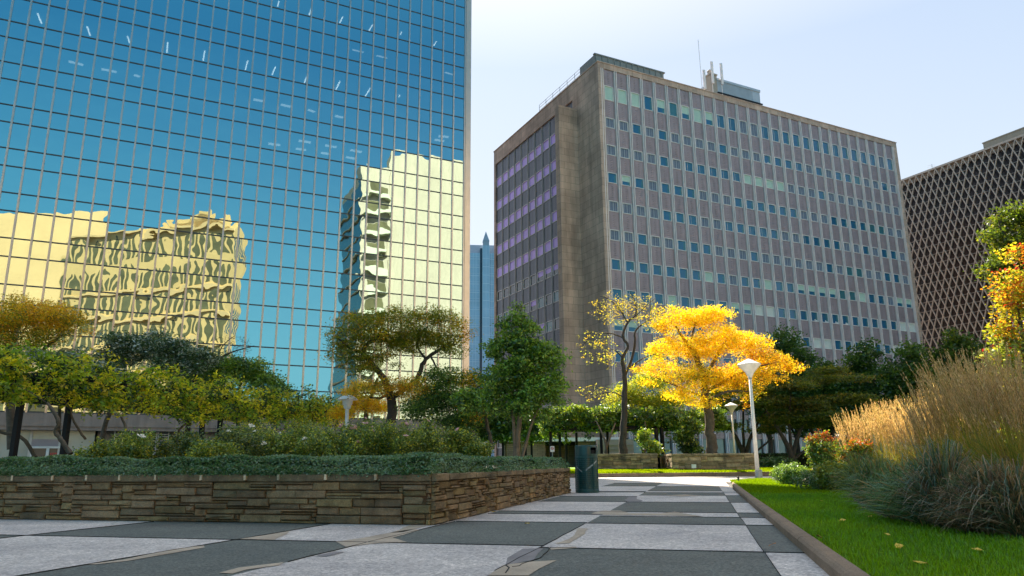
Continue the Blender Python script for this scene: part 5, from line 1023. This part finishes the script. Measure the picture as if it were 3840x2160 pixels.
# right border
YG=[((.10,.2,.02),4),((.16,.26,.03),3),((.06,.12,.02),3)]
rose(2062,1088,17.2,100,'bush with red tipped shoots and glossy leaves before the plumes',pal=[((.12,.22,.03),4),((.2,.3,.04),3),((.34,.36,.04),2),((.35,.12,.02),1)],n=13000,fl=('red',1),zb=.05,size=.05,tip=(.34,.09,.02),name='shrub_rose',cat='rose bush')
rose(2150,1098,15.5,90,'red tipped rose bush half hidden by the plumes',pal=[((.07,.14,.02),4),((.3,.12,.02),2),((.22,.24,.03),2)],n=8000,fl=('red',0),zb=.05,size=.05,tip=(.34,.10,.02),name='shrub_rose',cat='rose bush')
rose(1985,1168,19,80,'small light green mound at the tip of the planting bed',pal=[((.16,.28,.05),4),((.22,.34,.08),2)],n=9000,fl=('cream',0),zb=.05,size=.045,name='green_mound_plant',cat='shrub')
rose(2060,1182,15.5,120,'low pale flowering edging plant below the red tipped bush',pal=[((.10,.19,.04),4),((.2,.28,.07),3),((.4,.42,.3),1)],n=13000,fl=('cream',3),zb=.05,size=.04,name='edging_plant',cat='shrub')
rose(2100,1160,15,90,'yellow green leafy plant at the foot of the reed grass',pal=[((.3,.3,.03),4),((.16,.24,.03),3)],n=8000,fl=('cream',0),zb=.05,size=.05,name='leafy_plant',cat='shrub')
rose(1950,1156,44,100,'low grey green clipped planting beyond the tall lamp post',pal=[((.05,.10,.05),3)],n=9000,fl=('cream',0),zb=.2,size=.12,name='low_planting',cat='shrub')
hd=MB(); a_=at(1890,1140,50);
hp=np.stack([rng.uniform(at(1890,1140,50)[0],at(2080,1140,50)[0],9000),50+rng.uniform(-.6,.6,9000),rng.uniform(.2,at(1950,1141,50)[2],9000)],1)
h_=thing('clipped_hedge',(a_[0],50,.2),'dark clipped hedge under the layered trees','hedge'); quads('foliage',leafquads(hp,.16,.6,.3,0,.1),pick([((.012,.03,.014),3),((.02,.04,.02),2)],9000),LEAF,h_)
hb=MB(); hb.box(at(1890,1140,50)[0]+.1,at(2080,1140,50)[0]-.1,49.5,50.5,.1,at(1950,1145,50)[2]); hb.build('stem',SOIL,h_)
# grasses
def ribbons(paths,wid):      # paths (n,k,3), wid (n,k) -> quads
    d=unit(paths[:,-1]-paths[:,0]); a=rng.normal(size=(len(paths),3)); a[:,1]*=.4; sd=unit(np.cross(d,a)); A=paths[:,:-1];B=paths[:,1:]; s=sd[:,None,:]
    return np.stack([A-s*wid[:,:-1,None],A+s*wid[:,:-1,None],B+s*wid[:,1:,None],B-s*wid[:,1:,None]],2).reshape(-1,4,3)
def reed(x,y,h,n,label,spread=.2,lean=0.,bright=1.):
    r=thing('reed_grass',(x,y,.05),label,'ornamental grass','feather reed grass clumps in the bed'); k=7; t=np.linspace(0,1,k)[None,:,None]
    a=rng.uniform(0,2*PI,n); q=rng.uniform(0,1,n)**.6; b=np.stack([x+np.cos(a)*.12*q,y+np.sin(a)*.12*q,np.full(n,.05)],1)
    hh=h*rng.uniform(.72,1.06,n); off=np.stack([np.cos(a)*spread*q*hh+lean*hh+rng.normal(size=n)*.05,np.sin(a)*spread*q*hh,hh],1)
    P=b[:,None,:]+off[:,None,:]*np.concatenate([t**1.5,t**1.5,t],2); P[:,:,2]-= (t[:,:,0]**3)*(np.abs(off[:,:1])*.25)
    w=np.full((n,k),.0022); quads('stem',ribbons(P,w),np.repeat(pick([((.30,.24,.05),3),((.16,.2,.03),3),((.4,.3,.1),2)],n)*rng.uniform(.7,1.2,(n,1)),k-1,axis=0),STRAW,r)
    # plumes: short bristles round the last fifth of each stem
    m_=46; idx=np.repeat(np.arange(n),m_); tt=rng.uniform(.68,1.0,n*m_); seg=tt*(k-1); i0=np.minimum(seg.astype(int),k-2); f=(seg-i0)[:,None]; Q=P[idx,i0]*(1-f)+P[idx,i0+1]*f; taper=np.sin(np.clip((tt-.66)/.34,0,1)*PI)**.6
    dirs=unit(off[idx]+rng.normal(size=(n*m_,3))*.28*hh[idx][:,None]*.9); Q=Q+rng.normal(size=Q.shape)*.0045*taper[:,None]; L_=.035*taper+.008; e=Q+dirs*L_[:,None]; sd=unit(np.cross(dirs,rng.normal(size=dirs.shape)))*.0033
    quads('plume',np.stack([Q-sd,Q+sd,e+sd*.4,e-sd*.4],1),pick([((.60,.43,.27),4),((.45,.30,.17),3),((.74,.58,.40),2)],n*m_)*rng.uniform(.75,1.2,(n*m_,1)),STRAW,r)
    nb=n*3; a=rng.uniform(0,2*PI,nb); b=np.stack([x+np.cos(a)*.14,y+np.sin(a)*.14,np.full(nb,.05)],1); hb_=h*rng.uniform(.3,.68,nb); off=np.stack([np.cos(a)*hb_*rng.uniform(.1,.6,nb),np.sin(a)*hb_*rng.uniform(.1,.6,nb),hb_],1); t5=np.linspace(0,1,6)[None,:,None]
    P=b[:,None,:]+off[:,None,:]*np.concatenate([t5**1.7,t5**1.7,t5-.25*t5**3],2); w=.0045*(1-np.linspace(0,1,6)**2*.85)[None,:]*np.ones((nb,1))
    quads('leaf_blades',ribbons(P,w),np.repeat(pick([((.16,.22,.03),4),((.3,.28,.04),3),((.40,.22,.05),2),((.09,.14,.02),2)],nb)*rng.uniform(.6,1.3,(nb,1)),5,axis=0),STRAW,r)
reeds=[(2155,16.2,1.6),(2195,15.8,1.72),(2238,15.2,1.8),(2285,14.8,1.74),(2325,14.2,1.8),(2375,13.2,1.85),(2420,10.3,1.95),(2385,10.6,1.72),(2455,9.6,2.0),(2490,9.2,1.95),(2530,8.6,1.85),(2570,8.2,1.75),(2620,7.9,1.7),(2262,16.4,1.85),(2350,15.4,1.9),(2440,12.6,2.05),(2525,10.8,2.0),(2600,10,1.9),(2330,11.6,1.35)]
rl=['leftmost reed grass clump, shorter, beside the red tipped bush','second clump of tan plumes from the left','third clump of tan plumes from the left','tan plumes before the middle of the dark tree row','tan plumes left of the tallest reed clump','reed grass clump whose plumes reach toward the lattice building','tallest pale brown plumes overlapping the dark tree under the lattice','leaning reed clump in front of the dark tree row','dense tall brown plumes before the autumn coloured tree','tall plumes with the glossy shrub showing through them','reed clump near the right edge with dark green stems','reed clump cut by the right edge of the photo','outermost reed clump beyond the right edge','rear clump of reed plumes behind the left group','rear clump of reed plumes in the middle','rear clump of tall plumes behind the tallest one','rear clump of plumes by the autumn coloured tree','rear clump of plumes at the right edge','front low reed clump above the blue green mounds']
for (vx,Y,h),lb in zip(reeds,rl): c=at(vx,1165,Y); reed(c[0],Y,h,90,lb,lean=-.06+rng.uniform(-.04,.05))
def mound(x,y,h,rad,n,label,pal):
    r=thing('fountain_grass',(x,y,.05),label,'ornamental grass','arching grass mounds along the lawn edge'); a=rng.uniform(0,2*PI,n); q=rng.uniform(.25,1,n); k=8; t=np.linspace(0,1,k)[None,:]
    b0=rad*.3*rng.uniform(0,1,n); el=h*rng.uniform(.35,1.2,n)*(1.35-.75*q); R=rad*q; ph=rng.uniform(.55,1.15,n)
    rr=b0[:,None]*.6+R[:,None]*t**1.15; zz=.05+el[:,None]*(1-((t-ph[:,None])/ph[:,None])**2)*1.0; zz=np.maximum(zz,.06); P=np.stack([x+np.cos(a)[:,None]*rr+rng.normal(size=(n,1))*.02,y+np.sin(a)[:,None]*rr,zz],2); P=P+np.cumsum(rng.normal(size=P.shape)*.009,axis=1)
    w=.0052*(1-t**2*.85)*np.ones((n,1)); quads('leaf_blades',ribbons(P,w),np.repeat(pick(pal,n)*rng.uniform(.6,1.35,(n,1)),k-1,axis=0),LEAFG,r)
BGp=[((.05,.11,.06),5),((.12,.19,.14),4),((.025,.055,.02),2),((.26,.15,.08),1.4)]; TNp=[((.34,.23,.14),4),((.08,.12,.06),3),((.20,.12,.06),3),((.12,.18,.11),2)]
for vx,vy,h,rad,pl_,lb in ((2178,1262,.5,.5,BGp+[((.2,.2,.03),4)],'yellow green tinged grass mound at the bend of the bed'),(2225,1290,.46,.5,BGp,'blue green arching grass mound at the inner curve of the lawn edge'),(2285,1318,.42,.48,BGp,'large blue green mound with leaves sweeping left over the lawn'),(2350,1330,.46,.5,BGp,'blue green and brown grass mound in the middle of the bed edge'),(2410,1340,.5,.45,BGp+TNp,'mixed green and tan grass mound'),(2465,1350,.42,.42,TNp,'tan dried grass mound spilling toward the lawn'),(2530,1356,.4,.42,TNp,'brown dried grass mound near the right edge'),(2600,1362,.4,.42,TNp,'brown dried grass mound cut by the right edge'),(2320,1290,.5,.5,BGp,'second row blue green mound behind the large one'),(2440,1300,.5,.5,TNp+BGp,'second row tan mound below the tall plumes'),(2550,1300,.5,.5,TNp,'second row brown mound at the right edge')):
    p=gnd(vx,vy-12,.09); k_=rng.uniform(.78,1.22); mound(p[0]+.12,p[1]+.3,h*k_,rad*rng.uniform(.8,1.1),1500,lb,pl_)
# ================================================================ LIGHT, SKY, CAMERA
SAZ=math.radians(-10.6); SEL=math.radians(41.)
w=bpy.data.worlds.new('World'); sc.world=w; w.use_nodes=True; t=w.node_tree; t.nodes.clear(); out=t.nodes.new('ShaderNodeOutputWorld'); bgn=N(t,'ShaderNodeBackground',Strength=.13)
sk=t.nodes.new('ShaderNodeTexSky'); sk.sky_type='NISHITA'; sk.sun_disc=False; sk.sun_elevation=SEL; sk.sun_rotation=SAZ; sk.altitude=200; sk.air_density=1.; sk.dust_density=1.2; sk.ozone_density=1.6
def vm(op,a,b):
    n=N(t,'ShaderNodeVectorMath',operation=op)
    for i,v in enumerate((a,b)):
        if hasattr(v,'is_output'): L(t,v,n.inputs[i])
        else: n.inputs[i].default_value=v
    return n.outputs[0]
x_=vm('MULTIPLY',sk.outputs[0],(.13,.13,.13)); cmp_=vm('DIVIDE',vm('MULTIPLY',x_,(3.1,3.0,2.95)),vm('ADD',vm('MULTIPLY',x_,(9.2,8.4,7.6)),(1,1,1)))
tc=t.nodes.new('ShaderNodeTexCoord'); sy=N(t,'ShaderNodeSeparateXYZ'); L(t,tc.outputs['Generated'],sy.inputs[0])
tint=ramp(t,sy.outputs[1],[(0.,(.38,1.0,1.1)),(.25,(.62,1.,1.06)),(.5,(1.08,1.03,.98)),(1.,(1.,1.,1.))]); mr=N(t,'ShaderNodeMapRange'); mr.inputs[1].default_value=-1; mr.inputs[2].default_value=1; L(t,sy.outputs[1],mr.inputs[0])
for l_ in list(t.links):
    if l_.to_node==tint.node: t.links.remove(l_)
L(t,mr.outputs[0],tint.node.inputs[0]); zt=ramp(t,sy.outputs[2],[(0.,(.93,.9,.87)),(.22,(.86,.89,.90)),(.5,(.70,.78,.88)),(.62,(1.,.98,.98)),(1.,(1.5,1.38,1.28))]); 
bh=N(t,'ShaderNodeMapRange'); bh.inputs[1].default_value=.1; bh.inputs[2].default_value=-.5; L(t,sy.outputs[1],bh.inputs[0])
hz=N(t,'ShaderNodeMapRange'); hz.inputs[1].default_value=.12; hz.inputs[2].default_value=.52; L(t,sy.outputs[2],hz.inputs[0])
mm_=N(t,'ShaderNodeMath',operation='MULTIPLY'); L(t,bh.outputs[0],mm_.inputs[0]); L(t,hz.outputs[0],mm_.inputs[1])
deep=mixc(t,mm_.outputs[0],(1,1,1),(.30,.56,.72)); skc=vm('MULTIPLY',vm('MULTIPLY',vm('MULTIPLY',cmp_,tint),zt),deep); bgn.inputs['Strength'].default_value=1.
L(t,skc,bgn.inputs[0]); L(t,bgn.outputs[0],out.inputs[0])
sl_=bpy.data.lights.new('sun','SUN'); sl_.energy=4.8; sl_.angle=math.radians(.55); sl_.color=(1,.87,.68); so_=bpy.data.objects.new('sun',sl_); COL.objects.link(so_)
sd_=Vector((math.sin(SAZ)*math.cos(SEL),math.cos(SAZ)*math.cos(SEL),math.sin(SEL))); so_.rotation_euler=sd_.to_track_quat('Z','Y').to_euler()
cam=bpy.data.cameras.new('camera'); co=bpy.data.objects.new('camera',cam); COL.objects.link(co); cam.sensor_width=36; cam.lens=FPX/3840*36; cam.clip_end=2000; cam.clip_start=.05
co.matrix_world=Matrix.Translation((0,0,H))@Matrix.Rotation(PI/2+PITCH,4,'X')@Matrix.Rotation(ROLL,4,'Z'); sc.camera=co
sc.view_settings.view_transform='Standard'; sc.view_settings.look='None'; sc.view_settings.gamma=1; sc.view_settings.exposure=1.8
sc.cycles.max_bounces=8; sc.cycles.transparent_max_bounces=8; sc.cycles.use_denoising=True; sc.cycles.caustics_reflective=False; sc.cycles.sample_clamp_indirect=6
